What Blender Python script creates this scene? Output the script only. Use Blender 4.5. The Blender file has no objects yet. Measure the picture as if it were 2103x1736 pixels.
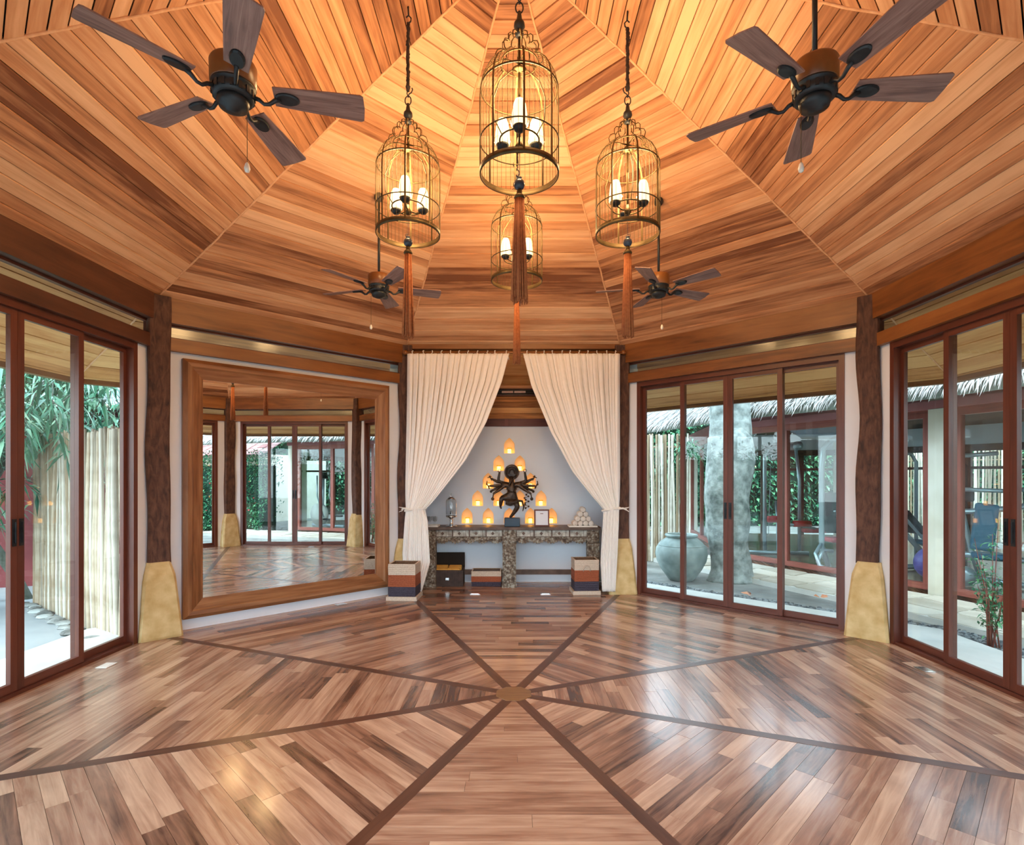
import bpy, bmesh, math, random
from mathutils import Vector, Matrix, noise
random.seed(11)
R_ = math.radians
C = bpy.context.scene.collection
sc = bpy.context.scene

# ---------------------------------------------------------------- camera, sky, exposure
W_PX, H_PX, F_PX = 2103.0, 1736.0, 1128.0
cam_d = bpy.data.cameras.new('camera'); cam = bpy.data.objects.new('camera', cam_d); C.objects.link(cam)
cam.location = (0, -3.64, 1.437); cam.rotation_euler = (R_(90), 0, 0)
cam_d.sensor_fit = 'HORIZONTAL'; cam_d.sensor_width = 36.0; cam_d.lens = 36.0*F_PX/W_PX
cam_d.shift_x = (W_PX/2-1055)/W_PX; cam_d.shift_y = (980-H_PX/2)/W_PX
cam_d.clip_start = .05; cam_d.clip_end = 300
sc.camera = cam
vs = sc.view_settings
sc.display_settings.display_device = 'sRGB'
vs.view_transform = 'Standard'; vs.look = 'None'; vs.gamma = 1; vs.use_curve_mapping = False
vs.exposure = 0.62
world = bpy.data.worlds.new('sky'); sc.world = world; world.use_nodes = True
nt = world.node_tree; bg = nt.nodes['Background']
tc = nt.nodes.new('ShaderNodeTexCoord'); sep = nt.nodes.new('ShaderNodeSeparateXYZ'); rmp = nt.nodes.new('ShaderNodeValToRGB')
nt.links.new(tc.outputs['Generated'], sep.inputs[0]); nt.links.new(sep.outputs['Z'], rmp.inputs[0])
rmp.color_ramp.elements[0].position = 0.0; rmp.color_ramp.elements[0].color = (.84, .92, 1, 1)
rmp.color_ramp.elements[1].position = .6; rmp.color_ramp.elements[1].color = (.66, .82, 1, 1)
nt.links.new(rmp.outputs[0], bg.inputs['Color']); bg.inputs['Strength'].default_value = 5.8
sun_d = bpy.data.lights.new('sun', 'SUN'); sun = bpy.data.objects.new('sun', sun_d); C.objects.link(sun)
sun_d.energy = 1.6; sun_d.angle = R_(25); sun_d.color = (1, .95, .88); sun.rotation_euler = (R_(22), R_(-14), 0)
LANTERN_W, ALCOVE_W = 34.0, .55

# ---------------------------------------------------------------- mesh builder
class MB:
    def __init__(s, M=None): s.v=[]; s.f=[]; s.uv=[]; s.t=[]; s.sm=[]; s.mi=[]; s.M=M
    def add(s, vs_, fs, tone=None, uvf=None, smooth=False, m=0):
        b=len(s.v); tone = random.random() if tone is None else tone
        if uvf is None:
            mn=[min(p[i] for p in vs_) for i in range(3)]; mx=[max(p[i] for p in vs_) for i in range(3)]
            ext=[mx[i]-mn[i] for i in range(3)]; a=ext.index(max(ext)); o=[i for i in range(3) if i!=a]
            ou,ov=random.random()*50,random.random()*50
            uvs=[(p[a]+ou, p[o[0]]+p[o[1]]+ov) for p in vs_]
        else: uvs=uvf
        for p in vs_: s.v.append(tuple(s.M@Vector(p)) if s.M else tuple(p))
        for fc in fs:
            s.f.append([b+i for i in fc]); s.uv.extend(uvs[i] for i in fc); s.t.append(tone); s.sm.append(smooth); s.mi.append(m)
    def box(s, x0,x1,y0,y1,z0,z1, tone=None, m=0):
        v=[(x0,y0,z0),(x1,y0,z0),(x1,y1,z0),(x0,y1,z0),(x0,y0,z1),(x1,y0,z1),(x1,y1,z1),(x0,y1,z1)]
        s.add(v,[(0,3,2,1),(4,5,6,7),(0,1,5,4),(1,2,6,5),(2,3,7,6),(3,0,4,7)],tone,m=m)
    def hexa(s, v, tone=None, m=0):   # bottom loop of four then top loop of four
        s.add(v,[(0,3,2,1),(4,5,6,7),(0,1,5,4),(1,2,6,5),(2,3,7,6),(3,0,4,7)],tone,m=m)
    def obox(s, c, size, rot=(0,0,0), tone=None, m=0):
        from mathutils import Euler
        E=Euler(rot).to_matrix(); c=Vector(c); hx,hy,hz=[q/2 for q in size]
        v=[c+E@Vector(p) for p in ((-hx,-hy,-hz),(hx,-hy,-hz),(hx,hy,-hz),(-hx,hy,-hz),(-hx,-hy,hz),(hx,-hy,hz),(hx,hy,hz),(-hx,hy,hz))]
        s.hexa([tuple(p) for p in v],tone,m)
    def prism(s, poly, z0, z1, tone=None, m=0):   # poly in xy, counter-clockwise
        n=len(poly); v=[(p[0],p[1],z0) for p in poly]+[(p[0],p[1],z1) for p in poly]
        s.add(v,[tuple(reversed(range(n))),tuple(range(n,2*n))]+[(i,(i+1)%n,n+(i+1)%n,n+i) for i in range(n)],tone,m=m)
    def prism_y(s, poly, y0, y1, tone=None, m=0):  # poly in xz
        n=len(poly); v=[(p[0],y0,p[1]) for p in poly]+[(p[0],y1,p[1]) for p in poly]
        s.add(v,[tuple(range(n)),tuple(reversed(range(n,2*n)))]+[(i,n+i,n+(i+1)%n,(i+1)%n) for i in range(n)],tone,m=m)
    def tube(s, pts, r, n=8, closed=False, cap=True, tone=None, m=0, flat=None):
        P=[Vector(p) for p in pts]; k=len(P); rr=r if isinstance(r,(list,tuple)) else [r]*k
        T=[]
        for i in range(k):
            a=P[(i-1)%k] if (closed or i>0) else P[i]; b=P[(i+1)%k] if (closed or i<k-1) else P[i]
            d=b-a; T.append(d.normalized() if d.length>1e-9 else Vector((0,0,1)))
        u=T[0].orthogonal().normalized()
        if flat is not None:
            u=(flat-T[0]*flat.dot(T[0])).normalized()
        vs_=[]; uv=[]; L=0; ou,ov=random.random()*50,random.random()*50
        for i in range(k):
            if i: 
                u=(u-T[i]*u.dot(T[i])); u=u.normalized() if u.length>1e-6 else T[i].orthogonal().normalized(); L+=(P[i]-P[i-1]).length
            w=T[i].cross(u)
            for j in range(n):
                a=2*math.pi*j/n; vs_.append(tuple(P[i]+(u*math.cos(a)+w*math.sin(a))*rr[i])); uv.append((L+ou,ov+rr[i]*a))
        fs=[]
        for i in range(k if closed else k-1):
            for j in range(n):
                a,b=i*n+j,i*n+(j+1)%n; c=((i+1)%k)*n; fs.append((a,b,c+(j+1)%n,c+j))
        if cap and not closed: fs.append(tuple(reversed(range(n)))); fs.append(tuple(range((k-1)*n,k*n)))
        s.add(vs_,fs,tone,uv,True,m)
    def strip(s, pts, wdir, w, th, tone=None, m=0):   # flat bar along pts; wdir list of width vectors
        vs_=[]; k=len(pts); P=[Vector(p) for p in pts]
        for i in range(k):
            t=(P[min(i+1,k-1)]-P[max(i-1,0)]).normalized(); wd=Vector(wdir[i] if isinstance(wdir,list) else wdir).normalized(); nn=t.cross(wd).normalized()
            for a,b in ((-1,-1),(1,-1),(1,1),(-1,1)): vs_.append(tuple(P[i]+wd*a*w/2+nn*b*th/2))
        fs=[(3,2,1,0),tuple((k-1)*4+j for j in range(4))]
        for i in range(k-1):
            for j in range(4): fs.append((i*4+j,i*4+(j+1)%4,(i+1)*4+(j+1)%4,(i+1)*4+j))
        s.add(vs_,fs,tone,m=m)
    def lathe(s, prof, n=24, c=(0,0,0), tone=None, m=0, a0=0, smooth=True):
        vs_=[]; fs=[]; k=len(prof); uv=[]; L=0; ou=random.random()*9
        for i,(r,z) in enumerate(prof):
            if i: L+=math.hypot(r-prof[i-1][0],z-prof[i-1][1])
            for j in range(n):
                a=a0+2*math.pi*j/n; vs_.append((c[0]+r*math.cos(a),c[1]+r*math.sin(a),c[2]+z)); uv.append((L+ou,j/n))
        for i in range(k-1):
            for j in range(n): fs.append((i*n+j,i*n+(j+1)%n,(i+1)*n+(j+1)%n,(i+1)*n+j))
        s.add(vs_,fs,tone,uv,smooth,m)
        if prof[0]==prof[-1]: return
        if prof[0][0]>1e-5: s.f.append([len(s.v)-k*n+j for j in reversed(range(n))]); s.uv.extend([(0,0)]*n); s.t.append(s.t[-1]); s.sm.append(False); s.mi.append(m)
        if prof[-1][0]>1e-5: s.f.append([len(s.v)-n+j for j in range(n)]); s.uv.extend([(0,0)]*n); s.t.append(s.t[-1]); s.sm.append(False); s.mi.append(m)
    def sphere(s, c, r, n=12, tone=None, m=0, sz=1):
        k=max(6,n//2); s.lathe([(r*math.sin(math.pi*i/k)+1e-6,-r*sz*math.cos(math.pi*i/k)) for i in range(k+1)],n,c,tone,m)
    def build(s, name, mat, parent=None, M=None):
        me=bpy.data.meshes.new(name); me.from_pydata(s.v,[],s.f)
        for mm in (mat if isinstance(mat,(list,tuple)) else [mat]): me.materials.append(mm)
        uvl=me.uv_layers.new(name='UVMap'); uvl.data.foreach_set('uv',[q for p in s.uv for q in p])
        at=me.attributes.new('tone','FLOAT','FACE'); at.data.foreach_set('value',s.t)
        me.polygons.foreach_set('use_smooth',s.sm); me.polygons.foreach_set('material_index',s.mi)
        me.update(); o=bpy.data.objects.new(name,me); C.objects.link(o)
        if parent: o.parent=parent
        if M: o.matrix_local=M
        return o
def tag(o, label, cat, group=None, kind=None):
    o['label']=label; o['category']=cat
    if group: o['group']=group
    if kind: o['kind']=kind
    return o
def struct(o): o['kind']='structure'; return o
def stuff(o): o['kind']='stuff'; return o
def empty(name, loc=(0,0,0), rz=0):
    o=bpy.data.objects.new(name,None); C.objects.link(o); o.location=loc; o.rotation_euler=(0,0,rz); o.empty_display_size=.1; return o
def thing(name, label, cat, loc=(0,0,0), rz=0, group=None): return tag(empty(name,loc,rz),label,cat,group)
def copy_tree(o, parent=None):
    c=o.copy(); C.objects.link(c)
    if parent: c.parent=parent
    for ch in list(o.children): copy_tree(ch,c)
    return c
def lamp(name, loc, w, col, parent=None, r=.05):
    d=bpy.data.lights.new(name,'POINT'); d.energy=w; d.color=col; d.shadow_soft_size=r
    o=bpy.data.objects.new(name,d); C.objects.link(o); o.location=loc
    if parent: o.parent=parent
    return o

# ---------------------------------------------------------------- materials
def mat_new(name):
    m=bpy.data.materials.new(name); m.use_nodes=True; return m, m.node_tree, m.node_tree.nodes['Principled BSDF']
def N(nt,t,**k):
    n=nt.nodes.new(t)
    for a,b in k.items(): setattr(n,a,b)
    return n
def ramp(nt, fac, stops):
    r=N(nt,'ShaderNodeValToRGB'); e=r.color_ramp.elements
    while len(e)<len(stops): e.new(.5)
    for i,(p,c) in enumerate(stops): e[i].position=p; e[i].color=(*c,1)
    nt.links.new(fac,r.inputs[0]); return r.outputs[0]
def wood(name, dark, mid, light, su=2.0, sv=38.0, rough=.5, toneamt=.55, grainamt=.6, bump=.15, coat=0, blotch=.25, spec=.5):
    m,t,b=mat_new(name); L=t.links.new
    uv=N(t,'ShaderNodeUVMap'); mp=N(t,'ShaderNodeMapping'); mp.inputs['Scale'].default_value=(su,sv,1); L(uv.outputs[0],mp.inputs[0])
    n1=N(t,'ShaderNodeTexNoise'); n1.inputs['Scale'].default_value=1; n1.inputs['Detail'].default_value=5; n1.inputs['Roughness'].default_value=.6; n1.inputs['Distortion'].default_value=.6; L(mp.outputs[0],n1.inputs[0])
    mp2=N(t,'ShaderNodeMapping'); mp2.inputs['Scale'].default_value=(su*.7,sv*.16,1); L(uv.outputs[0],mp2.inputs[0])
    n2=N(t,'ShaderNodeTexNoise'); n2.inputs['Scale'].default_value=1; n2.inputs['Detail'].default_value=3; n2.inputs['Distortion'].default_value=1.2; L(mp2.outputs[0],n2.inputs[0])
    at=N(t,'ShaderNodeAttribute'); at.attribute_name='tone'
    def mul(a,k,add):
        q=N(t,'ShaderNodeMath',operation='MULTIPLY_ADD'); L(a,q.inputs[0]); q.inputs[1].default_value=k; q.inputs[2].default_value=add; return q.outputs[0]
    def add(a,c):
        q=N(t,'ShaderNodeMath',operation='ADD'); L(a,q.inputs[0]); L(c,q.inputs[1]); return q.outputs[0]
    s=add(add(mul(n1.outputs[0],grainamt*2,-grainamt+.5),mul(at.outputs['Fac'],toneamt,-toneamt/2)),mul(n2.outputs[0],blotch*2,-blotch))
    L(ramp(t,s,[(.08,dark),(.45,mid),(.92,light)]),b.inputs['Base Color'])
    b.inputs['Roughness'].default_value=rough; b.inputs['Coat Weight'].default_value=coat; b.inputs['Coat Roughness'].default_value=.12; b.inputs['Specular IOR Level'].default_value=spec
    if bump:
        bp=N(t,'ShaderNodeBump'); bp.inputs['Strength'].default_value=bump; bp.inputs['Distance'].default_value=.004; L(n1.outputs[0],bp.inputs['Height']); L(bp.outputs[0],b.inputs['Normal'])
    return m
def plain(name, col, rough=.5, metal=0, col2=None, scale=8, bump=0, emit=None, es=0, spec=.5, toneamt=0, detail=4, trans=0, bdist=.01):
    m,t,b=mat_new(name); L=t.links.new
    b.inputs['Base Color'].default_value=(*col,1); b.inputs['Roughness'].default_value=rough; b.inputs['Metallic'].default_value=metal; b.inputs['Specular IOR Level'].default_value=spec
    if trans: b.inputs['Transmission Weight'].default_value=trans
    if col2 or bump:
        g=N(t,'ShaderNodeTexCoord'); n=N(t,'ShaderNodeTexNoise'); n.inputs['Scale'].default_value=scale; n.inputs['Detail'].default_value=detail; L(g.outputs['Object'],n.inputs[0]); f=n.outputs[0]
        if toneamt:
            at=N(t,'ShaderNodeAttribute'); at.attribute_name='tone'; q=N(t,'ShaderNodeMath',operation='MULTIPLY_ADD'); L(at.outputs['Fac'],q.inputs[0]); q.inputs[1].default_value=toneamt; L(f,q.inputs[2])
            q2=N(t,'ShaderNodeMath',operation='SUBTRACT'); L(q.outputs[0],q2.inputs[0]); q2.inputs[1].default_value=toneamt/2; f2=q2.outputs[0]
        else: f2=f
        if col2: L(ramp(t,f2,[(.3,col),(.7,col2)]),b.inputs['Base Color'])
        if bump:
            bp=N(t,'ShaderNodeBump'); bp.inputs['Strength'].default_value=bump; bp.inputs['Distance'].default_value=bdist; L(f,bp.inputs['Height']); L(bp.outputs[0],b.inputs['Normal'])
    if emit: b.inputs['Emission Color'].default_value=(*emit,1); b.inputs['Emission Strength'].default_value=es
    return m
def glassmat(name, tint=(1,1,1), boost=1.0, rough=0.0):
    m=bpy.data.materials.new(name); m.use_nodes=True; t=m.node_tree; t.nodes.clear(); L=t.links.new
    o=N(t,'ShaderNodeOutputMaterial'); mx=N(t,'ShaderNodeMixShader'); tr=N(t,'ShaderNodeBsdfTransparent'); gl=N(t,'ShaderNodeBsdfGlossy'); fr=N(t,'ShaderNodeLayerWeight'); pw=N(t,'ShaderNodeMath',operation='POWER'); ma=N(t,'ShaderNodeMath',operation='MULTIPLY_ADD')
    tr.inputs[0].default_value=(*tint,1); gl.inputs['Roughness'].default_value=rough; fr.inputs[0].default_value=.5; pw.inputs[1].default_value=4.5; ma.inputs[1].default_value=.9; ma.inputs[2].default_value=.028; L(fr.outputs['Facing'],pw.inputs[0]); L(pw.outputs[0],ma.inputs[0])
    q=N(t,'ShaderNodeMath',operation='MULTIPLY'); q.inputs[1].default_value=boost; q.use_clamp=True
    L(ma.outputs[0],q.inputs[0]); L(q.outputs[0],mx.inputs[0]); L(tr.outputs[0],mx.inputs[1]); L(gl.outputs[0],mx.inputs[2]); L(mx.outputs[0],o.inputs[0]); return m
def leafmat(name, a, b_, c=None, rough=.45):
    m,t,b=mat_new(name); L=t.links.new; at=N(t,'ShaderNodeAttribute'); at.attribute_name='tone'
    L(ramp(t,at.outputs['Fac'],[(0,a),(.6,b_),(1,c or b_)]),b.inputs['Base Color']); b.inputs['Roughness'].default_value=rough
    return m
M={}
M['ceil']=wood('ceiling_wood',(.21,.075,.032),(.60,.275,.125),(.86,.52,.29),1.3,24,.55,.80,.5,.1,blotch=.3,spec=.3)
M['floor']=wood('floor_wood',(.07,.03,.019),(.31,.155,.095),(.60,.39,.26),2.0,30,.26,.66,.5,.12,blotch=.32,spec=.5,coat=.25)
M['spoke']=wood('spoke_wood',(.03,.012,.008),(.09,.035,.02),(.16,.07,.04),2,30,.3,.3,.4,.1)
M['hub']=wood('hub_wood',(.10,.05,.02),(.22,.11,.045),(.32,.17,.08),4,40,.35,.2,.6,.1)
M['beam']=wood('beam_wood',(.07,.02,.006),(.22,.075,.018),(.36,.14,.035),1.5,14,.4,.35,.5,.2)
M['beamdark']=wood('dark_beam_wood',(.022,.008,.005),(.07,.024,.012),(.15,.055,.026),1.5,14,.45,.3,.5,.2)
M['post']=wood('post_wood',(.03,.013,.009),(.085,.035,.022),(.16,.075,.045),8,30,.75,.1,.9,.6,blotch=.3)
M['frame']=wood('door_frame_wood',(.05,.013,.008),(.115,.030,.017),(.19,.055,.030),2,40,.35,.2,.4,.08)
M['mirror_frame']=wood('mirror_frame_wood',(.10,.035,.012),(.25,.10,.035),(.42,.2,.085),1.5,22,.42,.5,.7,.2)
M['wall']=plain('white_plaster',(.77,.82,.90),.8,col2=(.81,.86,.93),scale=3,bump=.05)
M['stone']=plain('yellow_stone',(.50,.33,.115),.7,col2=(.72,.56,.28),scale=9,bump=.25,detail=8)
M['dark']=plain('dark_backing',(.02,.014,.01),.9,col2=(.03,.02,.015))
M['redtrim']=wood('dark_red_trim',(.05,.012,.010),(.12,.028,.022),(.18,.05,.04),2,30,.5)
M['glass']=glassmat('window_glass',(.93,.98,.97),1.1)
M['dusty']=glassmat('dusty_transom_glass',(.9,.93,.92),.8,.16)
M['niche']=plain('niche_plaster',(.80,.87,.96),.8,col2=(.84,.90,.97),scale=3,bump=.04)
M['soffit']=wood('soffit_wood',(.22,.075,.02),(.58,.25,.075),(.80,.44,.17),1.3,24,.55,.8,.5,.1,blotch=.3,spec=.3)
M['clear']=glassmat('clear_glass',(.95,.97,.98),1.6,.02)
M['cord']=plain('hip_cord',(.72,.36,.17),.8,col2=(.85,.5,.27),scale=30,bump=.3)
M['brass']=plain('aged_brass',(.055,.035,.015),.45,.7,col2=(.13,.088,.034),scale=12)
M['iron']=plain('dark_iron',(.016,.02,.024),.42,.5,col2=(.04,.045,.05),scale=14)
M['sleeve']=plain('black_cord_sleeve',(.012,.008,.007),.9,col2=(.04,.025,.02),scale=30,bump=.6)
M['bead']=plain('dark_blue_bead',(.02,.03,.05),.25,col2=(.05,.07,.11),scale=20)
M['tassel']=plain('rust_tassel',(.27,.07,.018),.8,col2=(.46,.15,.045),scale=60,toneamt=.5)
M['shade']=plain('lit_shade',(.9,.8,.6),.6,emit=(1,.72,.36),es=1.25)
M['bladewood']=wood('fan_blade_wood',(.09,.05,.043),(.24,.13,.105),(.42,.26,.21),4,60,.45,.15,.7,.1)
M['drumwood']=wood('fan_drum_wood',(.05,.014,.004),(.16,.055,.012),(.30,.12,.03),3,2,.35,.3,.6,.1)
M['white']=plain('white_plastic',(.8,.76,.68),.4,col2=(.85,.82,.75))
M['canvas']=plain('cream_cotton',(.93,.91,.88),.9,col2=(.96,.94,.91),scale=25,bump=.15)
M['silver']=plain('silver_tube',(.42,.5,.56),.32,.55,col2=(.58,.65,.7),scale=5)
M['chrome']=plain('polished_steel',(.6,.6,.6),.15,1.0,col2=(.7,.7,.7))
M['mirror']=plain('mirror_silver',(.90,.93,.94),.0,1.0)
M['black']=plain('black_vinyl',(.012,.013,.016),.5,col2=(.025,.026,.03),scale=6)
M['bluepad']=plain('navy_vinyl',(.015,.12,.22),.45,col2=(.025,.16,.28),scale=4)
M['redpad']=plain('red_vinyl',(.5,.02,.025),.4,col2=(.6,.03,.035),scale=4)

# ---------------------------------------------------------------- room geometry: regular octagon, corner radius 3.5 m
T8=math.tan(R_(22.5)); APEX,SL=4.97,.589
AW=3.27          # apothem of the inner wall face
def roofz(p): return APEX-SL*p
def wallM(k): return Matrix.Rotation(-k*math.pi/4,4,'Z')     # local x along wall, y outward
# ================================================================ FLOOR
floor=MB(); floor.prism([(AW/math.cos(R_(22.5))*math.sin(R_(22.5+45*i)),AW/math.cos(R_(22.5))*math.cos(R_(22.5+45*i))) for i in reversed(range(8))],-.10,-.016,.1)
floor.box(-1.5,1.5,3.2,3.92,-.10,-.016,.1)
floor=struct(floor.build('floor',M['dark']))
planks=[]
PW=.0855
for k in range(8):
    p=.105; W=wallM(k)
    pend=3.90 if k==0 else AW
    drift=random.random()
    while p<pend-.01:
        p1=min(p+PW,pend)
        h0=min(p*T8,1.44)-.036; h1=min(p1*T8,1.44)-.036
        if p<3.2 or k!=0: pass
        else: h0=h1=1.44
        x=-h0; first=True
        cuts=[-9]
        c=-h1-random.random()*.7
        while c<h1:
            c+=random.choice((.36,.55,.75,.95,1.2))*random.uniform(.9,1.1)
            if -h1+.10<c<h1-.10: cuts.append(c)
        cuts.append(9)
        for a,b in zip(cuts[:-1],cuts[1:]):
            g=.0007
            xa0=max(a,-h0)+g if a>-9 else -h0; xa1=max(a,-h1)+g if a>-9 else -h1
            xb0=min(b,h0)-g if b<9 else h0; xb1=min(b,h1)-g if b<9 else h1
            if xb0<=xa0: 
                if a>-9: xa0=xb0=min(xa1,h0)
                else: xb0=xa0
            z=-random.random()*.0009; q0,q1=p+g,p1-g
            vv=[(xa0,q0,-.016),(xb0,q0,-.016),(xb1,q1,-.016),(xa1,q1,-.016),(xa0,q0,z),(xb0,q0,z),(xb1,q1,z),(xa1,q1,z)]
            wv=[tuple(W@Vector(q)) for q in vv]
            ou,ov=random.random()*40,random.random()*40
            uv=[(q[0]+ou,q[1]+ov) for q in vv]
            cx=sum(q[0] for q in wv)/8; cy=sum(q[1] for q in wv)/8; d=cy+3.64
            inview = d>1.9 and abs(cx)/d<1.0
            area=(xb1-xa1+xb0-xa0)/2*PW
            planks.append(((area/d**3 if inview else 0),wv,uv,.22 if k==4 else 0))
        p=p1
planks.sort(key=lambda q:-q[0])
def tonef():
    r=random.random()
    return random.uniform(.0,.25) if r<.22 else (random.uniform(.75,1) if r<.4 else random.uniform(.3,.7))
HF=[(0,3,2,1),(4,5,6,7),(0,1,5,4),(1,2,6,5),(2,3,7,6),(3,0,4,7)]
rest=MB()
for i,(s_,wv,uv,bias) in enumerate(planks):
    if i<300:
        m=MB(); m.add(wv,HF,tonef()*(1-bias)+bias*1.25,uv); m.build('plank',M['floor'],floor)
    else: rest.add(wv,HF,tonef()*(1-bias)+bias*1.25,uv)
stuff(rest.build('plank_field',M['floor'],floor))
for k in range(8):
    a=R_(22.5+45*k); W=Matrix.Rotation(-a,4,'Z')
    m=MB(W); y=.10; 
    m=MB(W); m.box(-.033,.033,.10,3.50,-.016,.0006,.5)
    m.build('spoke_board',M['spoke'],floor)
m=MB(); m.lathe([(.125,-.012),(.125,.002),(.119,.0035)],8,(0,0,0),.5,a0=R_(22.5),smooth=False)
for i in range(len(m.v)): pass
hv=[(.119*math.cos(R_(22.5+45*j)),.119*math.sin(R_(22.5+45*j)),.0036) for j in range(8)]
m.add(hv,[tuple(range(8))],.5,[(p[0],p[1]) for p in hv]); m.build('hub_disc',M['hub'],floor)

# ================================================================ CEILING (octagonal pyramid, boards parallel to the eaves)
ceiling=MB()
def ring(p,dz): return [(p/math.cos(R_(22.5))*math.sin(R_(22.5+45*i)),p/math.cos(R_(22.5))*math.cos(R_(22.5+45*i)),roofz(p)+dz) for i in range(8)]
v=ring(4.36,.034)+[(0,0,APEX+.034)]+ring(4.36,.20)+[(0,0,APEX+.22)]
f=[(i,8,(i+1)%8) for i in range(8)]+[(9+i,9+(i+1)%8,17) for i in range(8)]+[(i,(i+1)%8,9+(i+1)%8,9+i) for i in range(8)]
ceiling.add(v,f,.2); ceiling=struct(ceiling.build('ceiling',M['dark']))
BW=.09*math.cos(math.atan(SL)); 
soff=MB(); 
for k in range(8):
    W=wallM(k); p=3.30; i=0; base=random.random()
    run=.5
    while p>.03:
        p0=max(p-BW,.02); g=.006; q1,q0=p-g,p0+g*.15
        run=.55*run+.45*random.random()
        tone=min(1,max(0,.5+(run-.5)*1.6+random.uniform(-.15,.15)))
        off=-.004 if i%2 else 0
        nz=math.cos(math.atan(SL)); th=.02
        vv=[(-q0*T8,q0,roofz(q0)+off),(q0*T8,q0,roofz(q0)+off),(q1*T8,q1,roofz(q1)+off),(-q1*T8,q1,roofz(q1)+off)]
        vv=vv+[(a,b,c+th) for a,b,c in vv]
        ou,ov=random.random()*60,random.random()*60
        uv=[(a+ou,b*1.16+ov) for a,b,c in vv]
        wv=[tuple(W@Vector(q)) for q in vv]
        if k!=4: m=MB(); m.add(wv,HF,tone,uv); m.build('board',M['ceil'],ceiling)
        else: soff.add(wv,HF,tone,uv)
        p=p0; i+=1
    p=3.30; i=0
    while p<4.32:
        p1=min(p+BW,4.33); g=.0022; q0,q1=p+g,p1-g; off=-.004 if i%2 else 0
        run=.5*run+.5*random.random(); tone=min(1,max(0,.6+(run-.5)*1.3))
        vv=[(-q0*T8,q0,roofz(q0)+off),(q0*T8,q0,roofz(q0)+off),(q1*T8,q1,roofz(q1)+off),(-q1*T8,q1,roofz(q1)+off)]
        vv=vv+[(a,b,c+.02) for a,b,c in vv]; ou,ov=random.random()*60,random.random()*60
        soff.add([tuple(W@Vector(q)) for q in vv],HF,tone,[(a+ou,b*1.16+ov) for a,b,c in vv])
        p=p1; i+=1
stuff(soff.build('eave_boards',M['soffit'],ceiling))
for k in range(8):
    a=R_(22.5+45*k); pts=[]
    for i in range(61):
        r=.05+4.6*i/60; p=r*math.cos(R_(22.5)); pts.append((r*math.sin(a)+random.uniform(-.003,.003),r*math.cos(a)+random.uniform(-.003,.003),roofz(p)-.004+random.uniform(-.002,.002)))
    m=MB(); m.tube(pts,.009,5); m.build('hip_cord',M['cord'],ceiling)
    m=MB(wallM(k)); L0,L1=4.33*T8,4.40*T8
    m.hexa([(-L0,4.33,roofz(4.33)-.05),(L0,4.33,roofz(4.33)-.05),(L1,4.40,roofz(4.33)-.05),(-L1,4.40,roofz(4.33)-.05),(-L0,4.33,roofz(4.33)+.05),(L0,4.33,roofz(4.33)+.05),(L1,4.40,roofz(4.33)+.05),(-L1,4.40,roofz(4.33)+.05)],.3)
    m.build('fascia_board',M['beam'],ceiling)

# ================================================================ WALLS, BEAMS, DOORS
SIDE=['back','right_back','right','right_front','front','left_front','left','left_back']
def mitre(m,y0,y1,z0,z1,cut=0,tone=None,z1b=None):
    a,b=y0*T8-cut,y1*T8-cut; z1b=z1 if z1b is None else z1b
    m.hexa([(-a,y0,z0),(a,y0,z0),(b,y1,z0),(-b,y1,z0),(-a,y0,z1),(a,y0,z1),(b,y1,z1b),(-b,y1,z1b)],tone)
DO=1.125
trim_n=0
for k in range(8):
    W=wallM(k)
    if k!=0:
        m=MB(W)
        if k==7: mitre(m,AW,AW+.12,0,2.6)
        elif k==4: pass
        else:
            for s in (-1,1):
                P=[(s*DO,AW),(s*AW*T8,AW),(s*(AW+.12)*T8,AW+.12),(s*DO,AW+.12)]
                m.prism(P if s>0 else P[::-1],0,2.6)
        if k!=4: struct(m.build('wall_'+SIDE[k],M['wall']))
        for (y0,y1,z0,z1,z1b) in ((3.20,3.36,2.85,roofz(3.2)-.008,roofz(3.36)-.008),(3.22,3.345,2.60,2.715,2.715)):
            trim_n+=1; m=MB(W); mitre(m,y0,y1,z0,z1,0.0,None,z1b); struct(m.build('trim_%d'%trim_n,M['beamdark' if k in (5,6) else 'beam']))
        trim_n+=1; m=MB(W); y0,y1=3.275,3.315; a=1.30
        m.box(-a,a,y0,y1,2.715,2.735); m.box(-a,a,y0,y1,2.832,2.85); m.box(-a,-a+.025,y0,y1,2.735,2.832); m.box(a-.025,a,y0,y1,2.735,2.832)
        tr=struct(m.build('trim_%d'%trim_n,M['frame']))
        m=MB(W); m.box(-a+.02,a-.02,3.292,3.298,2.73,2.84); m.build('transom_pane',M['dusty'],tr)
    else:
        trim_n+=1; m=MB(W); mitre(m,3.18,3.28,3.03,roofz(3.18)-.008,0,None,roofz(3.28)-.008); struct(m.build('trim_%d'%trim_n,M['beam']))
def leaf(x0,x1,y,sl,sr,parent,handle=0):
    m=MB(); z0,z1=.025,2.545; th=.032
    m.box(x0,x0+sl,y,y+th,z0,z1); m.box(x1-sr,x1,y,y+th,z0,z1); m.box(x0+sl,x1-sr,y,y+th,z0,z0+.055); m.box(x0+sl,x1-sr,y,y+th,z1-.045,z1)
    o=m.build('door_leaf',M['frame'],parent)
    m=MB(); m.box(x0+sl-.008,x1-sr+.008,y+.013,y+.019,z0+.045,z1-.035); m.build('pane',M['glass'],o)
    if handle:
        hx=(x1-sr/2) if handle<0 else (x0+sl/2); m=MB(); m.box(hx-.014,hx+.014,y-.006,y+.002,.98,1.16,.3); m.box(hx-.004,hx+.004,y-.016,y-.006,1.0,1.14,.9)
        h=m.build('handle',M['iron'],o)
dn=0
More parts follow.
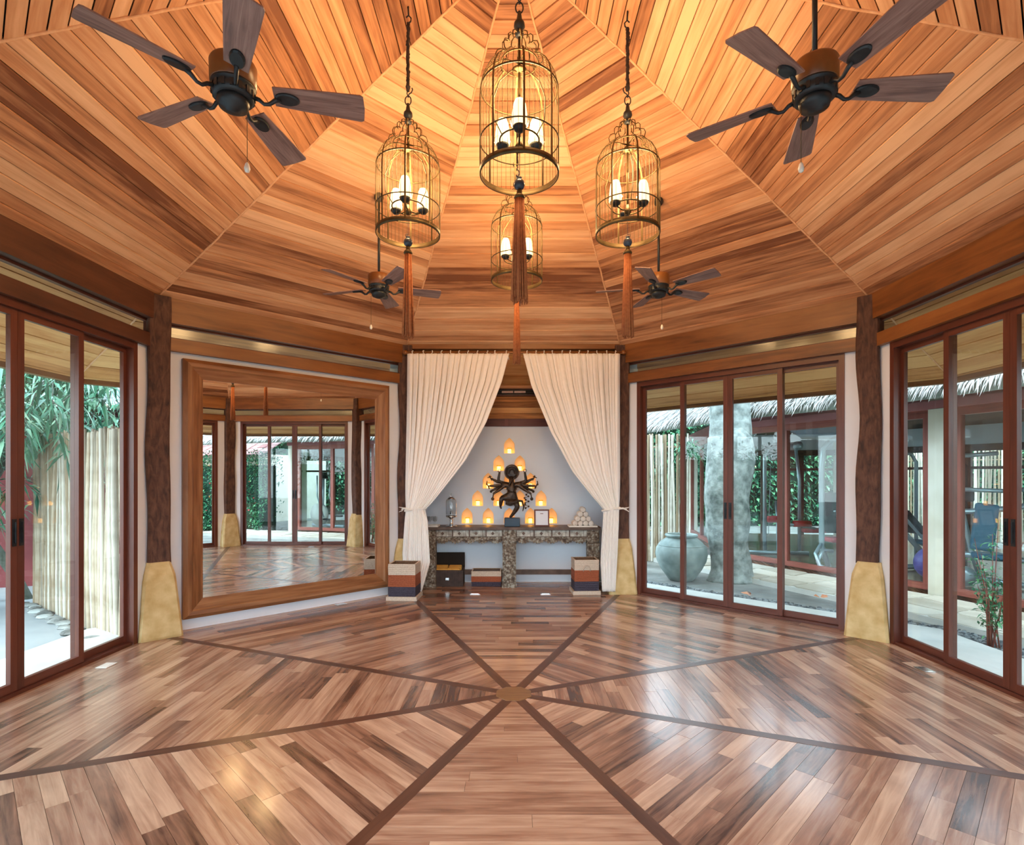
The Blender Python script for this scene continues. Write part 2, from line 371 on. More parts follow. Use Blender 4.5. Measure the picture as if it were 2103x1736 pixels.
for k in (1,2,3,5,6):
    dn+=1; e=struct(empty('door_%d'%dn)); e.rotation_euler=(0,0,-k*math.pi/4)
    m=MB(); y0,y1=3.262,3.375
    m.box(-DO,-DO+.05,y0,y1,0,2.6); m.box(DO-.05,DO,y0,y1,0,2.6); m.box(-DO+.05,DO-.05,y0,y1,2.545,2.6); m.box(-DO+.05,DO-.05,y0+.01,y1,-.014,.022,.2)
    m.build('door_frame',M['frame'],e)
    if k!=4:
        q=DO-.05; h=q/2
        leaf(-q,-h+.02,3.325,.035,.045,e); leaf(h-.02,q,3.325,.045,.035,e)
        leaf(-h-.025,-.001,3.288,.05,.05,e,-1); leaf(.001,h+.025,3.288,.05,.05,e,1)
# niche behind the curtain posts
m=MB(); 
for s in (-1,1):
    x0,x1=sorted((s*1.44,s*1.56)); m.box(x0,x1,3.30,3.90,0,2.95)
    x0,x1=sorted((s*1.36,s*1.56)); m.box(x0,x1,3.27,3.36,0,2.80)
struct(m.build('wall_niche_side',M['niche']))
NX=-.06
def arch(cx,z,w=.147,h=.214,n=7):
    pts=[(cx-w/2,z),(cx+w/2,z),(cx+w/2,z+h*.52)]
    for i in range(1,n):
        t=i/n; pts.append((cx+w/2*(1-t**1.9),z+h*.52+h*.48*t))
    pts.append((cx,z+h))
    for i in range(n-1,0,-1):
        t=i/n; pts.append((cx-w/2*(1-t**1.9),z+h*.52+h*.48*t))
    pts.append((cx-w/2,z+h*.52)); return pts
alc=[]
for r in range(5):
    z=1.762-.2405*r
    for j in range(r+1): alc.append((NX+(j*2-r)*.145,z))
wb=MB(); wb.box(-1.5,1.5,3.90,4.08,0,2.13); wb=wb.build('wall_back',M['wall'])
cut=MB()
for x,z in alc: cut.prism_y(arch(x,z),3.80,4.02)
cut=cut.build('cutter',M['wall'])
md=wb.modifiers.new('b','BOOLEAN'); md.operation='DIFFERENCE'; md.solver='EXACT'; md.object=cut
dg=bpy.context.evaluated_depsgraph_get(); me=bpy.data.meshes.new_from_object(wb.evaluated_get(dg)); wb.modifiers.clear(); wb.data=me; bpy.data.objects.remove(cut); struct(wb)
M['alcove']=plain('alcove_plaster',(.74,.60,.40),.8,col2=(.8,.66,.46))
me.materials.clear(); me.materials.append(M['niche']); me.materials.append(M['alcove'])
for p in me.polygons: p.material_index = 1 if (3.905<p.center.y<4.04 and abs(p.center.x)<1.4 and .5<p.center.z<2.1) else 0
m=MB(); m.box(-1.5,1.5,3.88,4.0,2.13,2.235,.4); m.box(-.10-.02,-.10+.02,3.872,3.885,2.135,2.23,.95); trim_n+=1; struct(m.build('trim_%d'%trim_n,M['redtrim']))
niche=struct(empty('wall_niche_top'))
for i in range(4): m=MB(); m.box(-1.5,1.5,3.885-(.003 if i%2 else 0),3.95,2.237+i*.0765,2.31+i*.0765); m.build('board',M['soffit'],niche)
for i in range(1): m=MB(); m.box(-1.5,1.5,3.87,3.95,2.65,2.70); m.build('board',M['ceil'],niche)
m=MB(); m.box(-1.5,1.5,3.96,4.08,2.13,2.72); m.build('niche_backing',M['dark'],niche)
ac=thing('air_vent','dark recessed air vent with pale louvre bar between the curtains above the alcove wall','vent',(0,3.90,2.595))
m=MB(); m.box(-.55,.55,-.035,-.02,-.048,-.035,.3); m.box(-.55,.55,-.035,-.02,.04,.05,.3); m.box(-.55,-.53,-.035,-.02,-.035,.04); m.box(.53,.55,-.035,-.02,-.035,.04); m.build('vent_frame',M['redtrim'],ac)
m=MB(); m.box(-.53,.53,-.015,.05,-.035,.04); m.build('duct',M['dark'],ac)
for s in (-1,1):
    m=MB(); m.obox((s*.085-.0,-.025,.008),(.155,.012,.03),(R_(25),0,0)); m.build('louvre',M['chrome'],ac)
for i in range(3):
    m=MB(); m.obox((0,-.022,-.03+i*.028),(1.05,.006,.008),(0,0,0)); m.build('slat',M['iron'],ac)

# ---------------------------------------------------------------- posts on stone feet
PL=['behind the right curtain','between the two right glass doors','at the near right corner','at the right of the entrance','at the left of the entrance','at the near left corner','between mirror and left glass door','behind the left curtain']
AL=[0,-R_(45),-R_(45),0,0,R_(45),R_(45),0]
for k in range(8):
    a=R_(22.5+45*k); loc=(3.5*math.sin(a),3.5*math.cos(a),0)
    wav=.011 if k==1 else .008
    post=MB(); n=22; rings=[]
    hw=.088
    zt=roofz(3.40*math.cos(R_(22.5)))-.05
    vv=[]; uv=[]
    for i in range(n+1):
        z=.655+(zt-.655)*i/n; dx=wav*(math.sin(z*3.1+k*2)+.6*math.sin(z*6.7+k)); dy=wav*.6*math.sin(z*2.3+k); s=hw*(1+.05*math.sin(z*5+k))
        s*= (1.03-.05*i/n)
        c=.012
        for (px,py) in ((-s,-s+c),(-s+c,-s),(s-c,-s),(s,-s+c),(s,s-c),(s-c,s),(-s+c,s),(-s,s-c)):
            vv.append((px+dx,py+dy,z)); uv.append((z+k*7,(px+py)*1.0+k*3))
    fs=[(i*8+j,i*8+(j+1)%8,(i+1)*8+(j+1)%8,(i+1)*8+j) for i in range(n) for j in range(8)]+[tuple(reversed(range(8))),tuple(range(n*8,n*8+8))]
    post.add(vv,fs,.4,uv); o=postob=post.build('wooden_post',M['post']); o.location=loc; o.rotation_euler=(0,0,AL[k])
    tag(o,('wavy ' if k==1 else '')+'dark rough-hewn post on a yellow stone foot '+PL[k],'post','hewn corner posts')
    st=MB(); hs=[(0,.172,.172),(.02,.172,.172),(.30,.148,.15),(.50,.128,.132),(.56,.120,.124),(.655,.096,.098),(.675,.092,.094)]
    vv=[]; uv=[]
    for z,s,s2 in hs:
        for (px,py) in ((-s,-s2+.02),(-s+.02,-s2),(s-.02,-s2),(s,-s2+.02),(s,s2-.02),(s-.02,s2),(-s+.02,s2),(-s,s2-.02)): vv.append((px+random.uniform(-.003,.003),py+random.uniform(-.003,.003),z)); uv.append((px,z))
    n=len(hs)-1
    fs=[(i*8+j,i*8+(j+1)%8,(i+1)*8+(j+1)%8,(i+1)*8+j) for i in range(n) for j in range(8)]+[tuple(reversed(range(8))),tuple(range(n*8,n*8+8))]
    st.add(vv,fs,.4,uv); st.build('stone_foot',M['stone'],postob)

# ================================================================ MIRROR on the left-back wall
mir=thing('wall_mirror','huge wall mirror in a broad brown wooden frame reflecting the opposite glass doors','mirror'); mir.rotation_euler=(0,0,math.pi/4)
x0,x1,z0,z1=-1.135,1.08,.105,2.545
prof=[(0,0),(0,-.05),(.035,-.075),(.07,-.07),(.085,-.055),(.155,-.028),(.175,-.022),(.175,0)]   # (inwards, toward the room)
corners=[(x0,z0,1,1),(x1,z0,-1,1),(x1,z1,-1,-1),(x0,z1,1,-1)]
for i in range(4):
    a,b=corners[i],corners[(i+1)%4]; m=MB(); vv=[]; uv=[]
    L=math.hypot(b[0]-a[0],b[1]-a[1]); ou=random.random()*30
    for (c,t) in ((a,0),(b,1)):
        for (w,d) in prof: vv.append((c[0]+c[2]*w,AW+d,c[1]+c[3]*w)); uv.append((ou+t*L,w+i*3+d))
    n=len(prof)
    m.add(vv,[(j,j+1,n+j+1,n+j) for j in range(n-1)]+[(0,n,2*n-1,n-1)],random.random(),uv); m.build('frame_rail',M['mirror_frame'],mir)
m=MB(); m.box(x0+.165,x1-.165,AW-.016,AW-.006,z0+.165,z1-.165); m.build('mirror_glass',M['mirror'],mir)
# ================================================================ CURTAINS on a rod between the back posts
rod=thing('curtain_rod','brown wooden curtain rod with knob ends across the alcove opening','curtain rod',(0,3.10,2.965))
m=MB(); m.tube([(-1.31,0,0),(1.33,0,0)],.014,10); m.build('pole',M['beam'],rod)
for s in (-1.33,1.35):
    m=MB(); m.sphere((s,0,0),.03,12); m.build('knob',M['beam'],rod)
    m=MB(); m.box(s-.012+(-.03 if s>0 else .03),s+.012+(-.03 if s>0 else .03),-.012,.06,-.02,.012); m.build('bracket',M['beam'],rod)
def interp(tab,z):
    for (a,b),(c,d) in zip(tab[:-1],tab[1:]):
        if c<=z<=a:
            t=(z-a)/(c-a); t=t; return b+(d-b)*t
    return tab[-1][1] if z<tab[-1][0] else tab[0][1]
def curtain(outer,inner,side,label):
    nu,nv=300,90; vv=[]; uv=[]; fs=[]; zt=2.945; zb=.045
    nf=17; ph=[random.uniform(-.8,.8) for _ in range(nf+2)]; am=[random.uniform(.6,1.2) for _ in range(nf+2)]
    zg=1.04
    for j in range(nv+1):
        z=zt+(zb-zt)*j/nv
        xo=interp(outer,z); xi=interp(inner,z); w=abs(xi-xo)
        for i in range(nu+1):
            u=i/nu
            dens=u**1.0
            q=u*nf; i0=int(min(q,nf-1)); 
            a=am[i0]*(1-(q-i0))+am[i0+1]*(q-i0); p_=ph[i0]*(1-(q-i0))+ph[i0+1]*(q-i0)
            phase=2*math.pi*q+p_+.35*math.sin(z*2.1+u*5)
            A=(.052 if z>zg else .036+.02*min(1,(zg-z)/.5))*a*(.4+.6*min(1,(zt-z)/.5))
            gz=math.exp(-((z-zg)/.10)**2)
            A*=(1-.35*gz)
            sp_=math.sin(phase); y=3.075+A*(1.15-2*abs(math.sin(phase/2))**.55)+.004*math.sin(2.7*phase+z*2)
            y+= .05*gz*(abs(u-.5)*2)**2 - .03*gz + .03*(u-.5)*0
            x=xo+(xi-xo)*u+side*.016*math.sin(phase*1.0+1.3)*min(1,w/.5)
            sag=0
            vv.append((x,y,z+sag)); uv.append((u*1.5,z))
    for j in range(nv):
        for i in range(nu):
            a=j*(nu+1)+i; fs.append((a,a+1,a+nu+2,a+nu+1) if side<0 else (a,a+nu+1,a+nu+2,a+1))
    m=MB(); m.add(vv,fs,.5,uv,True); 
    e=thing('curtain',label,'curtain',(0,0,0),0,'cream alcove curtains')
    cl=m.build('cloth',M['canvas'],e)
    sm=cl.modifiers.new('s','SOLIDIFY'); sm.thickness=.002
    xo,xi=outer[0][1],inner[0][1]
    for i in range(11):
        x=xo+(xi-xo)*(i+.5)/11+random.uniform(-.015,.015); m=MB()
        k=[(x+random.uniform(-.008,.008)+.003*math.sin(a),3.10+.021*math.cos(a),2.962+.026*math.sin(a)) for a in [2*math.pi*t/12 for t in range(12)]]
        m.tube(k,.0052,6,True)
        dx=random.uniform(-.03,.03); m.tube([(x,3.078,2.955),(x+dx,3.066,2.93),(x+dx*1.5,3.066,2.90-random.random()*.05)],.004,5)
        m.build('tie',M['canvas'],e)
    xo,xi=interp(outer,zg),interp(inner,zg); cx,hw=(xo+xi)/2,abs(xi-xo)/2+.012
    pts=[(cx+hw*math.cos(a),3.085+.055*math.sin(a),zg+.018*math.cos(a*1+.4)) for a in [2*math.pi*t/24 for t in range(24)]]
    m=MB(); m.tube(pts,[.014+.003*math.sin(i*1.7) for i in range(24)],7,True)
    ox=xo+side*.0; ex=-1.37 if side<0 else 1.38
    m.tube([(xo+(-side)*.02,3.05,zg+.01),((xo+ex)/2,3.05,zg+.015),(ex,3.075,zg-.0)],[.015,.012,.008],6)
    for q in (-1,1): m.tube([((xo+ex)/2,3.05,zg+.015),(ex+.01,3.06,zg+.018*q+.004),(ex-side*-.03,3.06,zg+.03*q)],[.008,.006,.004],5)
    m.build('tieback',M['white_cloth'],e)
    return e
M['white_cloth']=plain('white_cotton_tie',(.82,.79,.74),.9,col2=(.88,.85,.8),scale=20)
curtain([(2.945,-1.285),(1.04,-1.315),(.5,-1.35),(.045,-1.33)],
        [(2.945,-.05),(2.60,-.14),(2.10,-.33),(1.65,-.575),(1.29,-.86),(1.12,-1.00),(1.04,-1.085),(.9,-1.05),(.4,-1.02),(.045,-1.12)],-1,'left cream cotton curtain gathered by a white tieback above the striped basket')
curtain([(2.945,1.285),(1.04,1.285),(.5,1.26),(.045,1.235)],
        [(2.945,.11),(2.55,.21),(1.98,.45),(1.50,.72),(1.20,.96),(1.10,1.05),(1.04,1.10),(.9,1.09),(.4,1.06),(.045,1.08)],1,'right cream cotton curtain gathered by a white tieback beside the rolled towels')

# ================================================================ CONSOLE TABLE and the alcove lights
m_,t_,b_=mat_new('carved_whitewashed_wood'); L_=t_.links.new
g_=N(t_,'ShaderNodeTexCoord'); n_=N(t_,'ShaderNodeTexNoise'); n_.inputs['Scale'].default_value=22; n_.inputs['Detail'].default_value=7; L_(g_.outputs['Object'],n_.inputs[0])
n2_=N(t_,'ShaderNodeTexVoronoi'); n2_.inputs['Scale'].default_value=38; L_(g_.outputs['Object'],n2_.inputs[0])
ad=N(t_,'ShaderNodeMath',operation='MULTIPLY_ADD'); L_(n2_.outputs['Distance'],ad.inputs[0]); ad.inputs[1].default_value=-.5; L_(n_.outputs[0],ad.inputs[2])
L_(ramp(t_,ad.outputs[0],[(.0,(.07,.05,.038)),(.24,(.20,.16,.12)),(.50,(.42,.43,.38))]),b_.inputs['Base Color']); b_.inputs['Roughness'].default_value=.75
bp=N(t_,'ShaderNodeBump'); bp.inputs['Strength'].default_value=1; bp.inputs['Distance'].default_value=.012; L_(ad.outputs[0],bp.inputs['Height']); L_(bp.outputs[0],b_.inputs['Normal'])
M['carved']=m_
M['painted']=plain('worn_white_paint',(.22,.20,.17),.75,col2=(.62,.63,.58),scale=22,bump=.4,detail=8)
M['tablewood']=plain('old_grey_brown_wood',(.06,.035,.025),.5,col2=(.16,.10,.07),scale=9,bump=.2)
tb=thing('console_table','long antique console table with carved whitewashed apron and legs in the alcove','table',(-.03,3.66,0))
m=MB(); m.box(-1.16,1.16,-.20,.20,.752,.785); m.build('tabletop',M['tablewood'],tb)
def relief(m,x0,x1,z0,z1,y,amp,nx,nz,seed,edge=None):
    vv=[];uv=[];fs=[]
    for j in range(nz+1):
        for i in range(nx+1):
            x=x0+(x1-x0)*i/nx; z=z0+(z1-z0)*j/nz
            if edge and j==0: z=edge(x)
            h=noise.noise(Vector((x*28,z*28,seed)))+.6*math.sin(x*90+4*math.sin(z*60+seed))*math.sin(z*85)
            k=min(1,min(i,nx-i)/1.5,1 if edge else min(j,nz-j)/1.5)
            vv.append((x,y-amp*(.5+.5*max(-1,min(1,h)))*k,z)); uv.append((x,z))
    for j in range(nz):
        for i in range(nx): a=j*(nx+1)+i; fs.append((a,a+1,a+nx+2,a+nx+1))
    m.add(vv,fs,.5,uv,True)
legs=[(-1.14,-.985),(-.115,.06),(.985,1.14)]
for (a,b) in legs:
    m=MB(); m.box(a,b,-.17,-.06,.05,.75); m.box(a-.008,b+.008,-.178,-.05,0,.055); m.box(a-.006,b+.006,-.182,-.05,.565,.58); m.box(a-.006,b+.006,-.182,-.05,.735,.752)
    m.box(a,a+.018,-.184,-.17,.055,.565); m.box(b-.018,b,-.184,-.17,.055,.565)
    for z in [i*.045+.08 for i in range(11)]: m.box(a,a+.018,-.187,-.184,z,z+.03); m.box(b-.018,b,-.187,-.184,z,z+.03)
    relief(m,a+.018,b-.018,.055,.565,-.171,.016,14,54,a); relief(m,a+.004,b-.004,.58,.735,-.172,.018,14,16,a+5)
    m.build('leg',M['carved'],tb)
    m=MB(); m.box(a+.03,b-.03,.10,.17,0,.75); m.build('rear_leg',M['tablewood'],tb)
for (a,b) in ((-.985,-.115),(.06,.985)):
    m=MB(); m.box(a,b,-.155,-.13,.655,.752); m.build('apron',M['tablewood'],tb)
    n=4; w=(b-a)/n
    for i in range(n):
        x0=a+w*i+.012; x1=x0+w-.06
        m=MB(); m.box(x0,x1,-.166,-.155,.665,.742); 
        cx=(x0+x1)/2; cz=.7035
        m.build('apron_panel',M['painted'],tb)
        m=MB(); m.prism_y([(cx-.022,cz),(cx,cz-.024),(cx+.022,cz),(cx,cz+.024)],-.172,-.166); m.build('diamond',M['tablewood'],tb)
        m=MB(); m.box(x1+.006,x1+.042,-.164,-.155,.665,.742); m.build('apron_panel',M['painted'],tb)
    ns=5 if b<0 else 5; sw=(b-a)/ns
    def edge(x,a=a,sw=sw): 
        t=((x-a)/sw)%1; return .655-.035-.045*abs(math.sin(math.pi*t))**.6-.008*math.sin(t*31)
    m=MB(); relief(m,a,b,.60,.658,-.150,.02,130,12,a+9,edge); 
    relief(m,a,b,.60,.658,-.130,-.004,130,12,a+9,edge); m.build('scalloped_fringe',M['carved'],tb)
    m=MB(); m.box(a,b,.115,.145,.12,.185); m.build('stretcher',M['tablewood'],tb)
RC=['topmost','second row','third row','fourth row','lowest row']
for i,(x,z) in enumerate(alc):
    r=0
    while (r+1)*(r+2)//2<=i: r+=1
    j=i-r*(r+1)//2
    M.setdefault('flame',plain('candle_glow',(1,.8,.5),.5,emit=(1,.62,.22),es=5.5)); M.setdefault('cglass',glassmat('amber_glass',(1,.86,.62),1.2))
    cz=max(z,.786)
    pos=['far left','left','middle','right','far right']
    if r==0: w='alone at the top'
    else: w='%s from left, %s'%(['first','second','third','fourth','fifth'][j],RC[r])
    c=thing('candle','glowing candle in a pointed alcove, '+w+' of the candle triangle','candle',(x,3.958,z+.002),0,'glowing alcove candles')
    m=MB(); m.lathe([(.026,0),(.030,.004),(.032,.075),(.029,.075),(.027,.01)],14); m.build('cup',M['cglass'],c)
    m=MB(); m.lathe([(.0255,.005),(.0262,.06),(.0,.062)],12); m.build('wax',M['flame'],c)
    lamp('alcove_light',(x,3.935,z+.13),ALCOVE_W,(1,.62,.28),c,.012)
# statue
M['bronze']=plain('dark_bronze',(.015,.010,.008),.38,.55,col2=(.10,.065,.045),scale=18,bump=.5)
M['plinth']=plain('navy_plinth',(.008,.03,.06),.35,col2=(.012,.04,.075))
st=thing('statue','dark bronze many-armed dancing figure on one leg upon a navy block on the console table','statue',(-.02,3.62,.785))
m=MB(); m.box(-.102,.102,-.07,.07,0,.115); o=m.build('plinth',M['plinth'],st); bv=o.modifiers.new('b','BEVEL'); bv.width=.006
def skin(name,joints,edges,mat,parent,sub=2,M_=None):
    me=bpy.data.meshes.new(name); me.from_pydata([j[0] for j in joints],edges,[]); o=bpy.data.objects.new(name,me); C.objects.link(o)
    md=o.modifiers.new('skin','SKIN'); 
    for i,j in enumerate(joints):
        me.skin_vertices[0].data[i].radius=(j[1],j[1] if len(j)<3 else j[2])
    me.skin_vertices[0].data[0].use_root=True
    ss=o.modifiers.new('sub','SUBSURF'); ss.levels=sub; ss.render_levels=sub
    dg=bpy.context.evaluated_depsgraph_get(); me2=bpy.data.meshes.new_from_object(o.evaluated_get(dg)); o.modifiers.clear(); o.data=me2
    me2.materials.clear(); me2.materials.append(mat)
    for p in me2.polygons: p.use_smooth=True
    if parent: o.parent=parent
    return o
J=[((-.01,0,.37),.085,.065),((-.005,0,.45),.082,.062),((-.01,0,.53),.085,.055),((-.01,-.005,.60),.03),((-.01,-.015,.655),.043),((-.012,-.06,.62),.018),((-.03,-.07,.57),.012),((-.045,-.075,.545),.009),
 ((.03,0,.34),.058),((.078,-.03,.27),.042),((.03,-.01,.19),.029),((-.012,0,.135),.02),((-.03,-.045,.125),.014),
 ((-.055,-.01,.36),.058),((-.14,-.05,.385),.042),((-.152,-.04,.30),.028),((-.155,-.035,.255),.014),((-.14,-.07,.24),.012),
 ((-.085,0,.555),.034),((.07,0,.555),.034)]
E=[(0,1),(1,2),(2,3),(3,4),(4,5),(5,6),(6,7),(0,8),(8,9),(9,10),(10,11),(11,12),(0,13),(13,14),(14,15),(15,16),(16,17),(2,18),(2,19)]
def arm(sh,el,ha):
    b=len(J); J.extend([(el,.024),(ha,.015),((ha[0]+(ha[0]-el[0])*.22,ha[1]-.012,ha[2]+(ha[2]-el[2])*.22),.017)]); E.extend([(sh,b),(b,b+1),(b+1,b+2)])
for (s,sh) in ((-1,18),(1,19)):
    arm(sh,(s*.185+.0,-.01,.60),(s*.168,-.02,.70)); arm(sh,(s*.185,.02,.585),(s*.265,.0,.625)); arm(sh,(s*.18,-.01,.535),(s*.285,-.02,.535)); arm(sh,(s*.16,-.04,.49),(s*.235,-.06,.44))
    arm(sh,(s*.17,.03,.515),(s*.262,.03,.475))
for j in range(len(J)): J[j]=((J[j][0][0]+.0,J[j][0][1],J[j][0][2]),)+tuple(J[j][1:])
skin('body',J,E,M['bronze'],st,1)
m=MB(); 
m.tube([(-.005+.088*math.cos(a),.01,.715+.092*math.sin(a)) for a in [2*math.pi*i/32 for i in range(32)]],.011,7,True)
m.lathe([(.075,-.008),(.08,0),(.075,.008)],28); 
# rotate that disc upright
b0=len(m.v)-3*28
for i in range(b0,len(m.v)): x,y,z=m.v[i]; m.v[i]=(x-.005,z+.018,y+.715)
for i in range(22):
    a=2*math.pi*i/22; m.sphere((-.005+.066*math.cos(a),-.002,.715+.07*math.sin(a)),.010,6)
for i in range(12):
    a=math.pi*(i/11); m.sphere((-.005+.040*math.cos(a),-.03,.705+.05*math.sin(a)),.012,6)
for i in range(18):
    a=-.3+3.74*i/17; m.tube([(-.005+.09*math.cos(a),.01,.715+.095*math.sin(a)),(-.005+.106*math.cos(a),.01,.715+.11*math.sin(a))],[.006,.001],4)
m.build('headdress',M['bronze'],st)
m=MB()
for s in (-1,1):
    m.tube([(s*.168+.020*math.cos(a),-.022,.735+.02*math.sin(a)) for a in [2*math.pi*i/14 for i in range(14)]],.004,5,True)
    m.tube([(s*.27,-.005,.60),(s*.30,-.005,.67)],[.003,.012],5); m.tube([(s*.275,-.005,.66),(s*.325,-.005,.64)],.006,5)
    m.tube([(s*.30,-.03,.50),(s*.335,-.03,.575)],[.012,.004],5); m.tube([(s*.30,-.02,.53),(s*.34,-.02,.55),(s*.33,-.02,.60)],.007,5)
    m.tube([(s*.245,-.065,.43),(s*.255,-.065,.38)],.008,5); m.sphere((s*.256,-.065,.365),.022,8)
    m.sphere((s*.28,.03,.46),.018,8)
for i in range(9): m.sphere((.185+.03*math.sin(i*2),-.05,.42-.022*i),.013,6)
m.tube([(.21,-.04,.45)]+[(.185+.03*math.sin(i*2),-.05,.42-.022*i) for i in range(9)],.004,5)
m.build('hand_held_emblems',M['bronze'],st)
m=MB()
for i in range(9):
    a=R_(180+i*22.5); m.sphere((-.008+.06*math.cos(a),-.055+.012*math.sin(a),.515+.06*math.sin(a)),.014,6)
m.build('necklace',M['bronze'],st); m=MB()
for i in range(13): m.tube([(-.075+i*.011,-.055,.36),(-.085+i*.013,-.062,.29-.02*math.sin(i*.35))],[.010,.006],5)
m.build('skirt',M['bronze'],st); m=MB()
m.tube([(.02,.01,.345),(.13,.03,.33),(.155,.02,.26),(.14,.02,.20)],[.02,.016,.012,.005],6)
m.build('sash',M['bronze'],st)
# glasses, dispenser, frame, towels
tr=thing('glass_tray','small white tray carrying stemmed glasses at the left end of the console table','tray',(-1.10,3.60,.7855))
m=MB(); m.box(-.11,.11,-.10,.10,0,.008); m.box(-.115,.115,-.105,-.095,0,.022); m.box(-.115,.115,.095,.105,0,.022); m.box(.105,.115,-.095,.095,0,.022); m.box(-.115,-.105,-.095,.095,0,.022); m.build('tray_body',M['white'],tr)
def goblet(): 
    m=MB(); m.lathe([(.026,0),(.026,.002),(.004,.006),(.0035,.05),(.012,.058),(.026,.075),(.029,.10),(.026,.125),(.0245,.125),(.027,.10),(.024,.077),(.008,.062)],16); return m
GP=[(-.07,-.05,'front left'),(0,-.05,'front middle'),(.07,-.05,'front right'),(-.035,.045,'rear left'),(.04,.045,'rear right')]
g0=None
for (x,y,w) in GP:
    if g0 is None: g0=goblet().build('wine_glass',M['clear']); o=g0
    else: o=g0.copy(); C.objects.link(o)
    o.location=(-1.10+x,3.60+y,.794); tag(o,'small clear stemmed glass, '+w+' on the white tray','glass','stemmed glasses on the tray')
ds=thing('drink_dispenser','clear glass drink dispenser with silver foot and lid between the glass tray and the candles','dispenser',(-.825,3.62,.7855))
m=MB(); m.lathe([(.075,0),(.078,.006),(.05,.014),(.022,.03),(.016,.06),(.022,.075),(.016,.09),(.03,.115),(.072,.125),(.074,.14),(.0,.14)],28); m.build('foot',M['chrome'],ds)
m=MB(); m.lathe([(.070,.14),(.072,.16),(.072,.33),(.062,.355),(.045,.362),(.045,.358),(.060,.352),(.069,.33),(.069,.16)],28); m.build('jar',M['clear'],ds)
m=MB(); m.lathe([(.0,.372),(.047,.366),(.05,.362),(.05,.368),(.035,.385),(.012,.392),(.0,.393)],24); m.tube([(.018*math.cos(a),0,.408+.016*math.sin(a)) for a in [2*math.pi*i/14 for i in range(14)]],.004,6,True); m.sphere((0,0,.43),.008,8); m.build('lid',M['chrome'],ds)
m=MB(); m.tube([(0,-.07,.175),(0,-.105,.175)],.008,8); m.tube([(0,-.095,.165),(0,-.095,.205)],.006,8); m.build('tap',M['iron'],ds)
fr=thing('picture_frame','brown framed white notice leaning on the console table among the candles','frame',(.37,3.58,.787)); fr.rotation_euler=(R_(-12),0,0)
m=MB(); w,h=.10,.225
m.box(-w,w,-.008,.008,0,.018); m.box(-w,w,-.008,.008,h-.018,h); m.box(-w,-w+.018,-.008,.008,.018,h-.018); m.box(w-.018,w,-.008,.008,.018,h-.018); m.build('frame_moulding',M['redtrim'],fr)
m=MB(); m.box(-w+.016,w-.016,-.002,.004,.016,h-.016); m.build('paper',M['wall'],fr)
m=MB(); m.obox((0,.045,.09),(.04,.006,.19),(R_(30),0,0)); m.build('strut',M['redtrim'],fr)
M['towel']=plain('white_terry',(.80,.74,.68),.95,col2=(.88,.83,.77),scale=90,bump=.8)
o=MB(); o.box(-.18,.18,-.11,.11,0,.012); o.box(-.18,.18,-.115,-.11,0,.02); o.box(-.18,.18,.11,.115,0,.02); o.box(-.185,-.18,-.115,.115,0,.02); o.box(.18,.185,-.115,.115,0,.02)
tt=o.build('towel_tray',M['white']); tt.location=(.905,3.60,.7855); tag(tt,'white tray under the pyramid of rolled towels','tray')
tw0=None; rr=.0345; RN=['bottom row','second row up','third row up','top']
for r in range(4):
    for j in range(4-r):
        if tw0 is None:
            m=MB(); pts=[]
            k=40; vv=[];fs=[];uv=[]
            for i in range(k+1):
                a=i/k*2*math.pi*3.2; q=.006+(rr-.006-.001)*i/k
                for (y,dr) in ((-.095,0),(-.085,.0)): vv.append((q*math.cos(a),y,q*math.sin(a))); uv.append((i/k,y))
            m.lathe([(.0,-.088),(rr-.007,-.092),(rr-.002,-.088),(rr,-.08),(rr,.08),(rr-.004,.09),(.0,.09)],20)
            for i in range(len(m.v)): x,y,z=m.v[i]; m.v[i]=(x,z,y)
            m.tube([((.005+(rr-.012)*i/k)*math.cos(i/k*2*math.pi*2.5),-.091,(.005+(rr-.012)*i/k)*math.sin(i/k*2*math.pi*2.5)) for i in range(k+1)],.003,4)
            tw0=m.build('rolled_towel',M['towel']); o=tw0
        else: o=tw0.copy(); C.objects.link(o)
        o.location=(.905+(j-(3-r)/2)*rr*2.02,3.60,.798+rr+r*rr*1.74); o.rotation_euler=(0,random.uniform(0,6),0)
        tag(o,'rolled white towel, '+('topmost of the pyramid' if r==3 else '%s from left in the %s of the pyramid'%(['first','second','third','fourth'][j],RN[r])),'towel','rolled towels in a pyramid')

